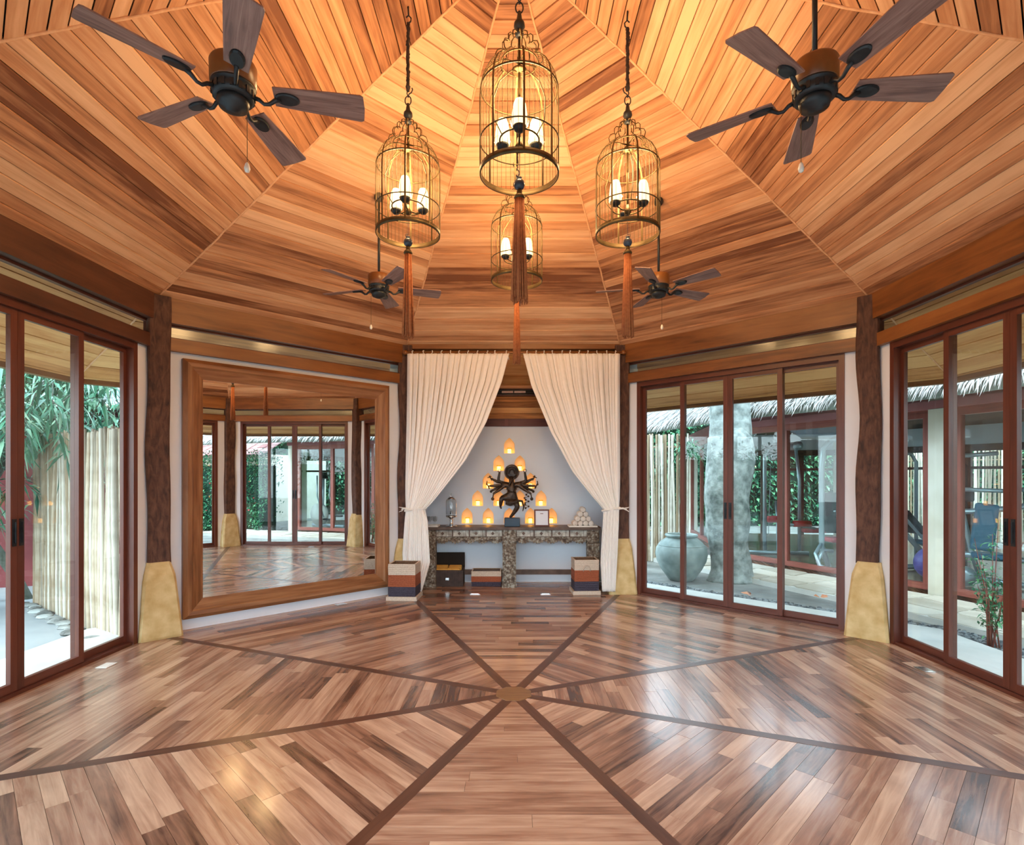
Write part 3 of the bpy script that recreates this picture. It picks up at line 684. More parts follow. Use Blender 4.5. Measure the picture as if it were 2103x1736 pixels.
# ---------------------------------------------------------------- baskets
def weave(name,a,b,sx=90): return plain(name,a,.85,col2=b,scale=sx,bump=.9,bdist=.004)
M['wcream']=weave('cream_weave',(.52,.42,.33),(.70,.60,.49)); M['wrust']=weave('rust_weave',(.25,.06,.022),(.40,.11,.045)); M['wnavy']=weave('navy_weave',(.025,.022,.04),(.07,.06,.09)); M['wbrown']=weave('inside_weave',(.10,.05,.025),(.2,.11,.06))
def basket(label,loc,rz,w,d,h,base=True,handle=True):
    e=thing('striped_basket',label,'basket',loc,rz,'striped woven baskets')
    z=0
    if base:
        m=MB(); m.box(-w/2-.02,w/2+.02,-d/2-.02,d/2+.02,0,.045); m.build('base_board',M['wcream'],e); z=.045
    H=h-z; bands=[('navy_band','wnavy',z,z+H*.30),('rust_band','wrust',z+H*.30,z+H*.66),('cream_band','wcream',z+H*.66,h)]
    for nm,mt,a,b in bands:
        m=MB(); t=.016; zz=a; n=max(2,round((b-a)/.022))
        for i in range(n):
            z0,z1=a+(b-a)*i/n,a+(b-a)*(i+1)/n; o=random.uniform(-.002,.002)
            m.box(-w/2-o,w/2+o,-d/2-o,-d/2+t,z0,z1-.0015); m.box(-w/2-o,w/2+o,d/2-t,d/2+o,z0,z1-.0015); m.box(-w/2-o,-w/2+t,-d/2+t,d/2-t,z0,z1-.0015); m.box(w/2-t,w/2+o,-d/2+t,d/2-t,z0,z1-.0015)
        m.build(nm,M[mt],e)
    m=MB(); m.box(-w/2+t,w/2-t,-d/2+t,d/2-t,z,z+.01); 
    for (a0,a1,b0,b1) in ((-w/2+t,w/2-t,-d/2+t,-d/2+t+.004),(-w/2+t,w/2-t,d/2-t-.004,d/2-t),(-w/2+t,-w/2+t+.004,-d/2+t,d/2-t),(w/2-t-.004,w/2-t,-d/2+t,d/2-t)): m.box(a0,a1,b0,b1,z,h-.004)
    m.build('lining',M['wbrown'],e)
    if handle:
        m=MB(); zc=z+H*.64; m.tube([(-.04,-d/2-.004,zc),(-.042,-d/2-.016,zc+.03),(-.025,-d/2-.02,zc+.062),(0,-d/2-.02,zc+.072),(.025,-d/2-.02,zc+.062),(.042,-d/2-.016,zc+.03),(.04,-d/2-.004,zc)],.006,6); m.build('handle',M['wcream'],e)
    return e
basket('tall cream, rust and navy striped basket before the left curtain',(-1.295,2.885,0),R_(-3),.32,.28,.425,True,False)
basket('tall cream, rust and navy striped basket with a loop handle right of the table',(.885,3.205,0),R_(3),.30,.27,.425)
basket('low cream, rust and navy striped basket under the console table',(-.36,3.70,0),0,.39,.26,.20,False,False)
bx=thing('storage_box','open dark brown ribbed box with a raised lid under the left end of the table','box',(-.87,3.69,0))
M['ribbox']=plain('dark_ribbed_fabric',(.05,.035,.032),.8,col2=(.085,.06,.055),scale=20)
m=MB(); w,d,h=.41,.26,.215
for i in range(34): x=-w/2+w*(i+.5)/34; m.box(x-w/68+.0008,x+w/68-.0008,-d/2-.003,-d/2+.008,0,h)
m.box(-w/2,w/2,d/2-.01,d/2,0,h); m.box(-w/2,-w/2+.01,-d/2+.008,d/2-.01,0,h); m.box(w/2-.01,w/2,-d/2+.008,d/2-.01,0,h); m.box(-w/2+.01,w/2-.01,-d/2+.008,d/2-.01,0,.01)
m.build('body',M['ribbox'],bx)
m=MB(); m.obox((0,d/2+.012,h+.10),(w,.012,.20),(R_(8),0,0)); m.box(-w/2,w/2,d/2-.0,d/2+.01,h-.01,h+.006); m.build('lid',M['dark'],bx)
m=MB(); m.box(-.022,.022,-d/2-.008,-d/2-.003,.085,.115); m.build('clasp',M['chrome'],bx)
M['yellow']=plain('yellow_cloth',(.62,.32,.06),.8,col2=(.78,.45,.10),scale=20,bump=.3)
k0=None; YL=['front left','front right','middle left','middle right','rear left','rear right']
for i in range(6):
    r,c=divmod(i,2)
    if k0 is None:
        m=MB(); m.box(-.085,.085,-.036,.036,0,.05); k0=m.build('folded_cloth',M['yellow']); b=k0.modifiers.new('b','BEVEL'); b.width=.014; b.segments=3; o=k0
    else: o=k0.copy(); C.objects.link(o)
    o.location=(-.965+.18*c+random.uniform(-.008,.008),3.615+.076*r,.185+.008*r); o.rotation_euler=(0,0,random.uniform(-.05,.05))
    tag(o,'folded yellow cloth lying '+YL[i]+' in the open dark box','cloth','yellow cloths in the box')
    m=MB(); 
m=MB(); m.box(-.19,.19,-.11,.11,.012,.182); o=m.build('box_filling',M['ribbox'],bx)
# floor sockets
SK=[(-3.10,.54,R_(90),'white','beside the left glass door'),(3.06,.45,R_(90),'pale grey','beside the right glass wall'),(-1.95,2.55,R_(45),'steel','below the mirror'),(-.475,3.12,0,'steel','left before the console table'),(.39,3.12,0,'steel','right before the console table')]
for x,y,a,c,w in SK:
    e=thing('floor_socket','flat %s floor socket plate in the planks %s'%(c,w),'socket',(x,y,.0006),a,'floor socket plates')
    m=MB(); m.box(-.06,.06,-.042,.042,0,.004); m.build('plate',M['white'] if c=='white' else M['chrome'],e)
    m=MB(); m.box(-.045,.045,-.028,.028,.004,.006); m.build('flap',M['white'] if c=='white' else M['chrome'],e)

# ================================================================ BIRDCAGE LANTERNS
def lantern(label,x,y,rot,nsh,skip,fat=1.0):
    e=thing('birdcage_lantern',label,'lamp',(x,y,3.04),rot,'birdcage lanterns')
    b=M['brass']
    m=MB(); m.lathe([(.205,0),(.211,0),(.211,.030),(.205,.030),(.205,0)],56); m.build('bottom_ring',b,e)
    m=MB(); m.tube([(.210*math.cos(a),.210*math.sin(a),.178) for a in [2*math.pi*i/56 for i in range(56)]],.0035,6,True); m.build('middle_ring',b,e)
    m=MB(); m.tube([(.205*math.cos(a),.205*math.sin(a),.455) for a in [2*math.pi*i/56 for i in range(56)]],.0045,6,True); m.tube([(.098*math.cos(a),.098*math.sin(a),.598) for a in [2*math.pi*i/32 for i in range(32)]],.004,6,True); m.build('shoulder_ring',b,e)
    prof=[(.21,.01),(.21,.20),(.21,.40),(.207,.455),(.196,.505),(.172,.55),(.14,.582),(.105,.602)]
    sc1=[(.105,.602),(.122,.612),(.128,.635),(.118,.658),(.098,.668),(.082,.664),(.09,.675),(.09,.70),(.076,.716),(.058,.714),(.05,.706),(.056,.722),(.052,.742),(.036,.754),(.014,.748)]
    for i in range(8):
        a=2*math.pi*i/8+.1; ca,sa=math.cos(a),math.sin(a); td=Vector((-sa,ca,0))
        m=MB(); m.strip([(r*ca,r*sa,z) for r,z in prof],td,.011,.004); m.strip([(r*ca,r*sa,z) for r,z in sc1],td,.005,.004); m.build('rib',b,e)
    m=MB()
    for i in range(8):
        for j in range(1,6):
            a=2*math.pi*(i+j/6)/8+.1; ca,sa=math.cos(a),math.sin(a); m.tube([(r*ca*.998,r*sa*.998,z) for r,z in prof],.0014,4,cap=False)
    stuff(m.build('wire_bars',b,e))
    m=MB(); m.tube([(0,0,.17),(0,0,.745)],.007,8); m.lathe([(.0,.545),(.035,.55),(.04,.56),(.012,.575)],16); 
    for i in range(4): a=i*math.pi/2+.3; m.tube([(0,0,.60),(.098*math.cos(a),.098*math.sin(a),.598)],.0045,6)
    m.lathe([(.0,.135),(.018,.142),(.024,.155),(.014,.175),(.01,.2)],14); m.build('stem',b,e)
    m=MB(); m.lathe([(.008,.735),(.022,.742),(.024,.757),(.014,.768),(.020,.775),(.030,.79),(.028,.81),(.016,.825),(.012,.85),(.008,.872)],18); m.build('knob',M['iron'],e)
    # lamp cluster
    m=MB(); m.tube([(.105*math.cos(a),.105*math.sin(a),.185) for a in [2*math.pi*i/36 for i in range(36)]],.0045,6,True)
    for i in range(3):
        a=R_(-90+120*i); ca,sa=math.cos(a),math.sin(a); m.tube([(0,0,.165),(.05*ca,.05*sa,.158),(.105*ca,.105*sa,.175)],.005,6)
        q=a+R_(60); cq,sq=math.cos(q),math.sin(q)
        m.tube([(.105*cq,.105*sq,.185),(.15*cq,.15*sq,.25),(.155*cq,.155*sq,.36),(.12*cq,.12*sq,.46),(.05*cq,.05*sq,.54),(.01*cq,.01*sq,.55)],.003,5)
    m.build('arm_ring',b,e)
    for i in range(3):
        a=R_(-90+120*i); 
        m=MB(); c=(.105*math.cos(a),.105*math.sin(a),.175); m.lathe([(.0,-.012),(.018,-.008),(.034,.008),(.036,.018),(.0,.018)],16,c); cup=m.build('cup',M['iron'],e)
        if i in skip: continue
        m=MB(); m.lathe([(.040,.022),(.046,.03),(.050,.045),(.0485,.045),(.044,.03),(.038,.024)],18,c); m.build('glass_cup',M['clear'],cup)
        m=MB(); m.lathe([(.038,.02),(.042,.03),(.038,.09),(.031,.135),(.022,.155),(.0,.162)],18,c); m.build('lit_shade',M['shade'],cup)
    # hook, cord, ceiling hook
    zr=roofz(max(abs(x),abs(y)))-3.04
    m=MB(); m.tube([(.020*math.cos(t),0,.892+.030*math.sin(t)) for t in [2*math.pi*i/20 for i in range(20)]],.004,6,True)
    m.tube([(.0,0,.912),(.006,.0,.935),(.022,0,.945),(.030,0,.965),(.026,0,.975)],.004,6); m.tube([(0,0,.92),(-.008,0,.94),(0,0,.965)],.004,6)
    m.build('hook',M['iron'],e); m=MB(); m.tube([(0,0,zr-.12),(.018,0,zr-.10),(.02,0,zr-.08),(.004,0,zr-.06),(-.012,0,zr-.075)],.005,6); m.tube([(.004,0,zr-.065),(0,0,zr)],.006,6); m.build('ceiling_hook',M['iron'],e)
    k=46; pts=[];rr_=[]
    for i in range(k+1):
        z=.955+(zr-.11-.955)*i/k; pts.append((random.uniform(-.003,.003),random.uniform(-.003,.003),z)); rr_.append(.010+.0045*random.random()*(1 if i%2 else .2)+(.004 if i in(2,3,k-4) else 0))
    m=MB(); m.tube(pts,rr_,8); m.build('cord_sleeve',M['sleeve'],e)
    m=MB(); m.tube([(0,0,.14),(0,0,.0)],.0016,5); m.tube([(0,0,.0),(-.010,0,.01),(-.018,0,.0),(-.010,0,-.01)],.002,5)
    m.lathe([(.004,-.005),(.016,-.012),(.012,-.02),(.026,-.032),(.030,-.048),(.024,-.066),(.012,-.075)],18); m.build('bead',M['bead'],e)
    m=MB(); m.lathe([(.012,-.072),(.016,-.085),(.014,-.095),(.026,-.108),(.030,-.118),(.026,-.125),(.0,-.125)],18); m.build('tassel_cap',b,e)
    m=MB()
    for i in range(64):
        a=random.uniform(0,6.283); q=math.sqrt(random.random()) if i<30 else 1; r0,r1=.019*q*fat,.038*q*fat; zz=-.665+random.uniform(-.015,.012)
        m.tube([(r0*math.cos(a),r0*math.sin(a),-.118),((r0*.55+r1*.45)*math.cos(a),(r0*.55+r1*.45)*math.sin(a),-.36),(r1*math.cos(a+.05),r1*math.sin(a+.05),zz)],[.0035,.0042,.0042],5,tone=random.random())
    stuff(m.build('tassel',M['tassel'],e))
    lamp('lantern_light',(0,0,.42),LANTERN_W,(1,.62,.28),e,.15)
    return e
lantern('largest-looking front birdcage lantern hanging nearest the viewer, long rust tassel',.03,-.72,0,3,[],1.15)
lantern('left brass birdcage lantern with three lit shades beside the left rear fan',-.70,0,0,3,[])
lantern('right brass birdcage lantern with two lit shades beside the right rear fan',.755,0,R_(180),2,[0])
lantern('rear birdcage lantern half hidden behind the front tassel',.025,.87,R_(180),3,[],.8)

# ================================================================ CEILING FANS
def fan(label,x,y,th0,chx,chy):
    e=thing('ceiling_fan',label,'fan',(x,y,3.03),0,'five-bladed ceiling fans')
    I=M['iron']
    p=max(abs(x),abs(y),.7071*(abs(x)+abs(y))); zr=roofz(p)-3.03
    m=MB(); m.lathe([(.0,0),(.030,.002),(.032,.008),(.058,.014),(.064,.035),(.066,.05)],28); m.build('switch_housing',I,e)
    m=MB(); m.lathe([(.066,.048),(.082,.052),(.086,.075),(.080,.095),(.090,.10),(.090,.108),(.0,.108)],32)
    for i in range(16): a=2*math.pi*i/16; m.obox((.085*math.cos(a),.085*math.sin(a),.074),(.006,.014,.03),(0,0,a))
    m.build('flywheel',I,e)
    m=MB(); m.lathe([(.088,.106),(.093,.110),(.095,.195),(.090,.205),(.02,.21)],36); m.build('motor_housing',M['drumwood'],e)
    m=MB(); m.tube([(0,0,.205),(0,0,zr-.03)],.011,10); m.build('down_rod',I,e)
    m=MB(); m.sphere((0,0,zr-.022),.042,18); m.build('canopy',I,e)
    for i in range(5):
        a=R_(th0+72*i); Mb=Matrix.Rotation(a,4,'Z')
        m=MB(Mb); m.tube([(.075,0,.072),(.105,0,.064),(.125,.0,.048),(.145,0,.050),(.17,0,.070),(.19,0,.078)],[.010,.009,.008,.008,.010,.010],8)
        Mp=Mb@Matrix.Translation((.22,0,.085))@Matrix.Rotation(R_(-13),4,'X')
        k=20; v=[]
        for zz,sc_ in ((-.011,.86),(-.006,1),(0,1)):
            for j in range(k): t=2*math.pi*j/k; v.append((.052*sc_*math.cos(t),.030*sc_*math.sin(t),zz))
        m2=MB(Mb); m.M=Mp; m.add(v,[tuple(reversed(range(k))),tuple(range(2*k,3*k))]+[(q*k+j,q*k+(j+1)%k,(q+1)*k+(j+1)%k,(q+1)*k+j) for q in range(2) for j in range(k)],.5,None,False)
        br=m.build('blade_bracket',I,e)
        m=MB(Mb@Matrix.Translation((0,0,.0885))@Matrix.Rotation(R_(-13),4,'X'))
        out=[(.165,-.047),(.30,-.056),(.44,-.064),(.535,-.069),(.548,-.062),(.553,0),(.548,.062),(.535,.069),(.44,.064),(.30,.056),(.165,.047)]
        n=len(out); th=.006
        vv=[(px,py,-th/2) for px,py in out]+[(px,py,th/2) for px,py in out]; ou=random.random()*30
        m.add(vv,[tuple(reversed(range(n))),tuple(range(n,2*n))]+[(j,(j+1)%n,n+(j+1)%n,n+j) for j in range(n)],.5,[(q[0]+ou,q[1]+i*3) for q in vv])
        m.build('blade',M['bladewood'],e)
    m=MB(); m.tube([(chx*.8,chy*.8,.03),(chx,chy,.02),(chx,chy,-.235)],.0014,5); m.build('pull_chain',M['brass'],e)
    m=MB(); m.lathe([(.003,-.235),(.008,-.242),(.013,-.262),(.009,-.276),(.0,-.280)],12,(chx,chy,0)); m.build('pull_knob',M['white'],e)
fan('front left ceiling fan with brown wooden blades, above the left glass door',-1.22,-1.25,12.7,.07,-.02)
fan('front right ceiling fan with a blade reaching out of the top of the picture',1.31,-1.25,-2,-.07,-.02)
fan('small-looking rear left fan hanging on a long rod before the mirror wall',-1.20,1.25,18,-.07,0)
fan('small-looking rear right fan on a long rod behind the right lantern',1.29,1.25,26,.03,.0)
# ================================================================ OUTSIDE: ground, terrace
M['terrace']=plain('pale_terrace',(.50,.50,.46),.8,col2=(.62,.61,.56),scale=2.5,bump=.1)
M['dirt']=plain('garden_soil',(.10,.10,.09),.95,col2=(.26,.26,.235),scale=2.2,bump=.6,detail=10,bdist=.03)
M['pathgrey']=plain('grey_concrete',(.26,.28,.29),.85,col2=(.36,.38,.38),scale=1.6,bump=.15,detail=8)
M['pave']=plain('paving_sandstone',(.42,.38,.30),.85,col2=(.64,.60,.50),scale=2.5,bump=.3,toneamt=.5,detail=6)
M['pebble']=plain('pebbles',(.05,.06,.065),.6,col2=(.22,.24,.24),scale=5,toneamt=.9)
g=MB(); g.box(-26,26,-20,30,-.30,-.13,.5); g=struct(g.build('ground',M['dirt']))
m=MB(); 
for k in range(8):
    W=wallM(k); a,b=AW+.02,4.16
    m.M=W; m.hexa([(-a*T8,a,-.13),(a*T8,a,-.13),(b*T8,b,-.13),(-b*T8,b,-.13),(-a*T8,a,-.03),(a*T8,a,-.03),(b*T8,b,-.045),(-b*T8,b,-.045)],.5)
struct(m.build('trim_terrace',M['terrace']))
m=MB(); m.prism([(-9,-4),(-4.1,-4),(-4.1,1.9),(-4.6,2.2),(-5.5,2.95),(-6.2,4.0),(-9,4.6)],-.131,-.09,.5); struct(m.build('ground_path',M['pathgrey']))
def pebbles(n,pos,r0,r1,m):
    for _ in range(n):
        x,y=pos(); r=random.uniform(r0,r1); a=random.random()*3; vv=[]
        for j in range(5): t=a+j*1.257; vv.append((x+r*math.cos(t),y+r*.75*math.sin(t),-.128))
        for j in range(5): t=a+j*1.257; vv.append((x+.55*r*math.cos(t),y+.42*r*math.sin(t),-.128+r*.8))
        m.add(vv,[(j,(j+1)%5,5+(j+1)%5,5+j) for j in range(5)]+[(5,6,7,8,9)],None,[(0,0)]*10,True)
m=MB()
def pb():
    k=random.choice((1,1,2,2)); W=wallM(k); y=random.uniform(4.20,4.62); x=random.uniform(-1,1)*y*T8; p=W@Vector((x,y,0)); return p.x,p.y
pebbles(4200,pb,.012,.030,m); o=m.build('pebble_bed',M['pebble']); tag(o,'dark loose pebbles in the drip trench outside the right glass doors','pebbles',kind='stuff')

# ---------------------------------------------------------------- leaves
def leafs(m,n,pos,L,w,dirf,droop=.3,tones=(0,1)):
    for _ in range(n):
        p=Vector(pos()); d=dirf(p).normalized(); s=d.cross(Vector((random.uniform(-.4,.4),random.uniform(-.4,.4),1))).normalized(); l=L*random.uniform(.65,1.2); ww=w*random.uniform(.8,1.2)
        up=s.cross(d)
        a=p; b=p+d*l*.45+Vector((0,0,-droop*l*.12)); c=p+d*l+Vector((0,0,-droop*l*.55))
        m.add([tuple(a),tuple(b+s*ww/2+up*ww*.15),tuple(c),tuple(b-s*ww/2+up*ww*.15),tuple(b)],[(0,1,4),(1,2,4),(0,4,3),(4,2,3)],random.uniform(*tones),[(0,0)]*5)
def rnd(): return Vector((random.gauss(0,1),random.gauss(0,1),random.gauss(0,.7)))
M['lf_bamboo']=leafmat('spray_leaf',(.015,.10,.055),(.07,.27,.15),(.32,.52,.34),.35)
M['lf_hedge']=leafmat('hedge_leaf',(.008,.06,.03),(.03,.20,.09),(.14,.40,.16))
M['lf_far']=leafmat('far_leaf',(.01,.06,.035),(.04,.20,.10),(.18,.42,.20))
M['lf_bush']=leafmat('bush_leaf',(.02,.10,.05),(.06,.26,.12),(.18,.45,.2))
M['bark']=plain('mottled_bark',(.10,.12,.11),.9,col2=(.36,.40,.37),scale=9,bump=.8,detail=10,bdist=.03)
M['twig']=plain('twig_bark',(.06,.07,.05),.9,col2=(.12,.13,.10),scale=20)
# left plant with long drooping leaves
pl=thing('leafy_tree','tree with long drooping bluish-green leaves hanging over the bamboo fence at the left','tree',(-6.1,3.25,-.13))
stem=[(0,0,0),(-.12,-.05,.35),(-.42,-.1,.85),(-.35,-.1,1.5),(.1,-.2,2.1),(.6,-.4,2.5),(1.2,-.7,2.7)]
m=MB(); m.tube(stem,[.07,.06,.055,.05,.04,.03,.015],9); m.tube([(-.42,-.1,.85),(-.1,-.5,1.3),(.05,-.9,1.55)],[.04,.03,.01],7); m.tube([(-.35,-.1,1.5),(-.5,-1.0,2.0),(-.4,-1.7,2.3)],[.04,.03,.01],7); m.build('trunk',M['twig'],pl)
m=MB(); tw=MB()
def spray(c,n,L):
    ax=Vector((random.uniform(-.6,.6),random.uniform(-.9,.3),random.uniform(-.9,.15))).normalized()
    e=c+ax*.45; tw.tube([tuple(c),tuple((c+e)/2+Vector((0,0,.03))),tuple(e)],[.006,.004,.002],4)
    for i in range(n):
        t=i/n; q=c+(e-c)*t; leafs(m,1,lambda:q,L,L*.17,lambda p: ax*.8+rnd()*.75,.8)
for _ in range(330): spray(Vector((random.uniform(-.8,1.55),random.uniform(-1.9,-.1),random.uniform(2.0,3.3))),13,.23)
for _ in range(130): spray(Vector((random.uniform(-.9,.30),random.uniform(-1.5,-.3),random.uniform(1.25,2.3))),13,.21)
for _ in range(330): spray(Vector((random.uniform(-3.5,.8),random.uniform(-.1,1.6),random.uniform(1.9,3.6))),12,.24)
stuff(m.build('foliage',M['lf_bamboo'],pl)); tw.build('twigs',M['twig'],pl)
# bamboo fences
M['cane']=plain('weathered_bamboo',(.27,.19,.11),.7,col2=(.60,.50,.37),scale=4,bump=.2,toneamt=.8)
M['cane2']=plain('pale_bamboo',(.27,.22,.16),.7,col2=(.62,.56,.46),scale=4,bump=.2,toneamt=.8)
def cane(h,r,seed):
    random.seed(seed); m=MB(); z=-.0; pts=[];rr=[]; dx=random.uniform(-.02,.02); z=0
    while z<h:
        for dz,q in ((0,1.10),(.012,1.0)): 
            t=(z+dz)/h; pts.append((dx*math.sin(t*3),dx*.5*math.sin(t*5),z+dz)); rr.append(r*q*(1.05-.15*t))
        z+=random.uniform(.22,.34)
    pts.append((dx*math.sin(3),dx*.5*math.sin(5),h)); rr.append(r*.88)
    m.tube(pts,rr,7); return m
def fence(name,label,a,b,h,sp,mats,seed,tilt=.012):
    e=thing(name,label,'fence',(0,0,0)); a=Vector(a);b=Vector(b); n=int((b-a).length/sp)
    protos=[]
    for i in range(6): o=cane(h+[0,.01,-.015,.02,-.01,.005][i],.0225*[1,.9,1.1,.8,1,.95][i],seed+i).build('bamboo_cane',mats[i%len(mats)],e); protos.append(o)
    random.seed(seed+50)
    for i in range(n+1):
        if i<6: o=protos[i]
        else: o=protos[random.randrange(6)].copy(); C.objects.link(o); o.parent=e
        p=a+(b-a)*(i/n); o.location=(p.x,p.y+random.uniform(-.006,.006),-.12); o.rotation_euler=(random.uniform(-tilt,tilt),random.uniform(-tilt,tilt),random.random()*6)
    d=(b-a).normalized(); nn=Vector((-d.y,d.x))
    for z in (.45,h-.35):
        m=MB(); off=nn*.032*(1 if nn.y>0 else -1)
        m.tube([(a.x+off.x,a.y+off.y,z),(b.x+off.x,b.y+off.y,z)],.018,7); m.build('rail',mats[0],e)
    return e
fence('bamboo_fence','tall weathered bamboo cane fence outside the left glass door',(-3.56,1.40),(-4.57,2.10),2.02,.046,[M['cane2'],M['cane2'],M['cane']],100)
fence('bamboo_fence','brown bamboo cane fence beside the drooping tree at the far left',(-4.60,2.13),(-5.80,3.02),2.04,.046,[M['cane'],M['cane2'],M['cane']],200)
fence('bamboo_fence','bamboo cane fence under the thatch behind the big clay jar',(1.75,6.75),(3.15,6.35),2.34,.043,[M['cane'],M['cane2'],M['cane2']],300)
fence('bamboo_fence','bamboo cane fence seen through the gym beyond the press machine',(9.9,10.9),(13.4,7.9),2.2,.05,[M['cane'],M['cane2'],M['cane2']],400)
random.seed(77)
M['redwall']=plain('dark_red_plaster',(.16,.03,.032),.85,col2=(.24,.05,.05),scale=2,bump=.1)
m=MB(); m.box(-2.4,2.4,-.08,.08,-.13,2.1); o=m.build('garden_wall',M['redwall']); o.location=(-7.4,3.9,0); o.rotation_euler=(0,0,R_(20)); tag(o,'dark red plastered garden wall behind the leaning tree at the far left','wall')
sh=thing('outbuilding','small outbuilding with a bluish metal roof above the bamboo fence at the left','building',(-8.2,7.4,.15),R_(38))
M['bluemetal']=plain('bluish_sheet_metal',(.07,.10,.12),.6,.2,col2=(.26,.31,.34),scale=1.4,detail=9)
m=MB(); m.box(-2.6,2.6,-1.5,1.5,0,2.45); m.build('walls',M['redwall'],sh)
for i in range(26): m=MB(); x=-2.9+.223*i; m.obox((x+.11,-.85,3.02),(.2,2.3,.03),(R_(24),0,0)); m.build('roof_sheet',M['bluemetal'],sh)
for i in range(5): m=MB(); m.box(-2.6,2.6,-1.60,-1.53,2.02+i*.10,2.09+i*.10); m.build('slat',M['dark'],sh)
m=MB(); m.tube([(-2.9,-1.95,2.52),(2.9,-1.95,2.52)],.03,8); m.build('gutter',M['cane'],sh)
def rock(c,r,tone=None):
    m=MB(); k=8; vv=[]; lv=[(0,.75),(.45,1.0),(.8,.8),(1,.35)]
    for z,s in lv:
        for j in range(k): t=2*math.pi*j/k; q=r*s*random.uniform(.82,1.15); vv.append((q*math.cos(t),q*.75*math.sin(t),r*.55*z))
    m.add(vv,[(i*k+j,i*k+(j+1)%k,(i+1)*k+(j+1)%k,(i+1)*k+j) for i in range(3) for j in range(k)]+[tuple(reversed(range(k))),tuple(range(3*k,4*k))],tone); return m
M['rock']=plain('edging_rock',(.12,.12,.11),.9,col2=(.42,.43,.40),scale=8,bump=.7,toneamt=.4)
re=thing('stone_edging','low edging of rough grey stones at the foot of the left bamboo fence','stones',(0,0,0))
for i in range(17):
    t=i/16; o=rock(None,random.uniform(.07,.12)).build('stone',M['rock'],re); o.location=(-3.75-2.1*t+random.uniform(-.03,.03),1.33+1.62*t+random.uniform(-.02,.04)-.02,-.10); o.rotation_euler=(0,0,random.random()*6)

# ================================================================ GYM PAVILION seen through the right doors
A_,B_,G1,G2=Vector((4.7,10.9)),Vector((4.02,6.56)),Vector((5.45,3.32)),Vector((7.0,-1.5))
G3,G4,G5,G6=Vector((9.9,-2.4)),Vector((11.3,1.4)),Vector((10.9,5.6)),Vector((8.2,10.2))
M['gcol']=plain('cream_column',(.62,.58,.46),.8,col2=(.72,.69,.58),scale=4,bump=.1)
M['fasc']=plain('faded_red_fascia',(.30,.10,.10),.6,col2=(.38,.15,.15),scale=2)
M['gframe']=wood('gym_frame_wood',(.12,.03,.02),(.26,.065,.045),(.36,.11,.08),2,40,.45,.2,.4)
gy=thing('gym_pavilion','thatched gym pavilion with glass walls, cream columns and red frames outside the right doors','building')
poly=[A_,B_,G1,G2,G3,G4,G5,G6]
m=MB(); m.prism([tuple(p) for p in poly],-.13,-.02); m.build('floor_slab',M['floor'],gy)
m=MB(); m.prism([tuple(p) for p in poly],2.52,2.58); m.build('ceiling_panel',M['dark'],gy)
for i,p in enumerate(poly):
    q=poly[i-1]; r=poly[(i+1)%8]; d=((p-q).normalized()+(r-p).normalized()).normalized(); a=math.atan2(d.y,d.x)
    m=MB(); m.obox((p.x,p.y,1.17),(.24,.22,2.6),(0,0,a)); m.build('column',M['gcol'],gy)
def facade(a,b,ts,g0=.14):
    d=(b-a); L=d.length; ang=math.atan2(d.y,d.x)
    Mf=Matrix.Translation((a.x,a.y,0))@Matrix.Rotation(ang,4,'Z')
    m=MB(Mf); m.box(g0,L-g0,-.045,.045,-.02,.06); m.build('sill_rail',M['gframe'],gy)
    m=MB(Mf); m.box(g0,L-g0,-.045,.045,2.20,2.30); m.build('head_rail',M['gframe'],gy)
    m=MB(Mf); m.box(-.1,L+.1,-.16,-.10,2.30,2.40); m.box(-.05,L+.05,-.10,.12,2.30,2.52); m.build('fascia',M['fasc'],gy)
    xs=[g0+.04]+[t*L for t in ts]+[L-g0-.04]
    for x in xs: m=MB(Mf); m.box(x-.042,x+.042,-.04,.04,.06,2.20); m.build('mullion',M['gframe'],gy)
    for x0,x1 in zip(xs[:-1],xs[1:]): m=MB(Mf); m.box(x0+.04,x1-.04,-.004,.004,.05,2.21); m.build('pane',M['glass'],gy)
facade(A_,B_,(.35,.65)); facade(B_,G1,(.343,.67)); facade(G1,G2,(.27,.5,.75))
for a,b in ((G2,G3),(G3,G4),(G4,G5),(G5,G6),(G6,A_)):
    d=(b-a); L=d.length; Mf=Matrix.Translation((a.x,a.y,0))@Matrix.Rotation(math.atan2(d.y,d.x),4,'Z')
    m=MB(Mf); m.box(0,L,-.05,.05,2.12,2.55); m.build('wall_band',M['wall'],gy)
    m=MB(Mf); m.box(0,L,-.07,.07,1.98,2.12); m.build('beam',M['post'],gy)
    for t in (.25,.5,.75): m=MB(Mf); m.box(t*L-.06,t*L+.06,-.05,.05,-.02,1.98); m.build('rear_post',M['post'],gy)
    m=MB(Mf); m.box(0,L,-.03,.03,1.60,1.66); m.build('transom_bar',M['post'],gy)
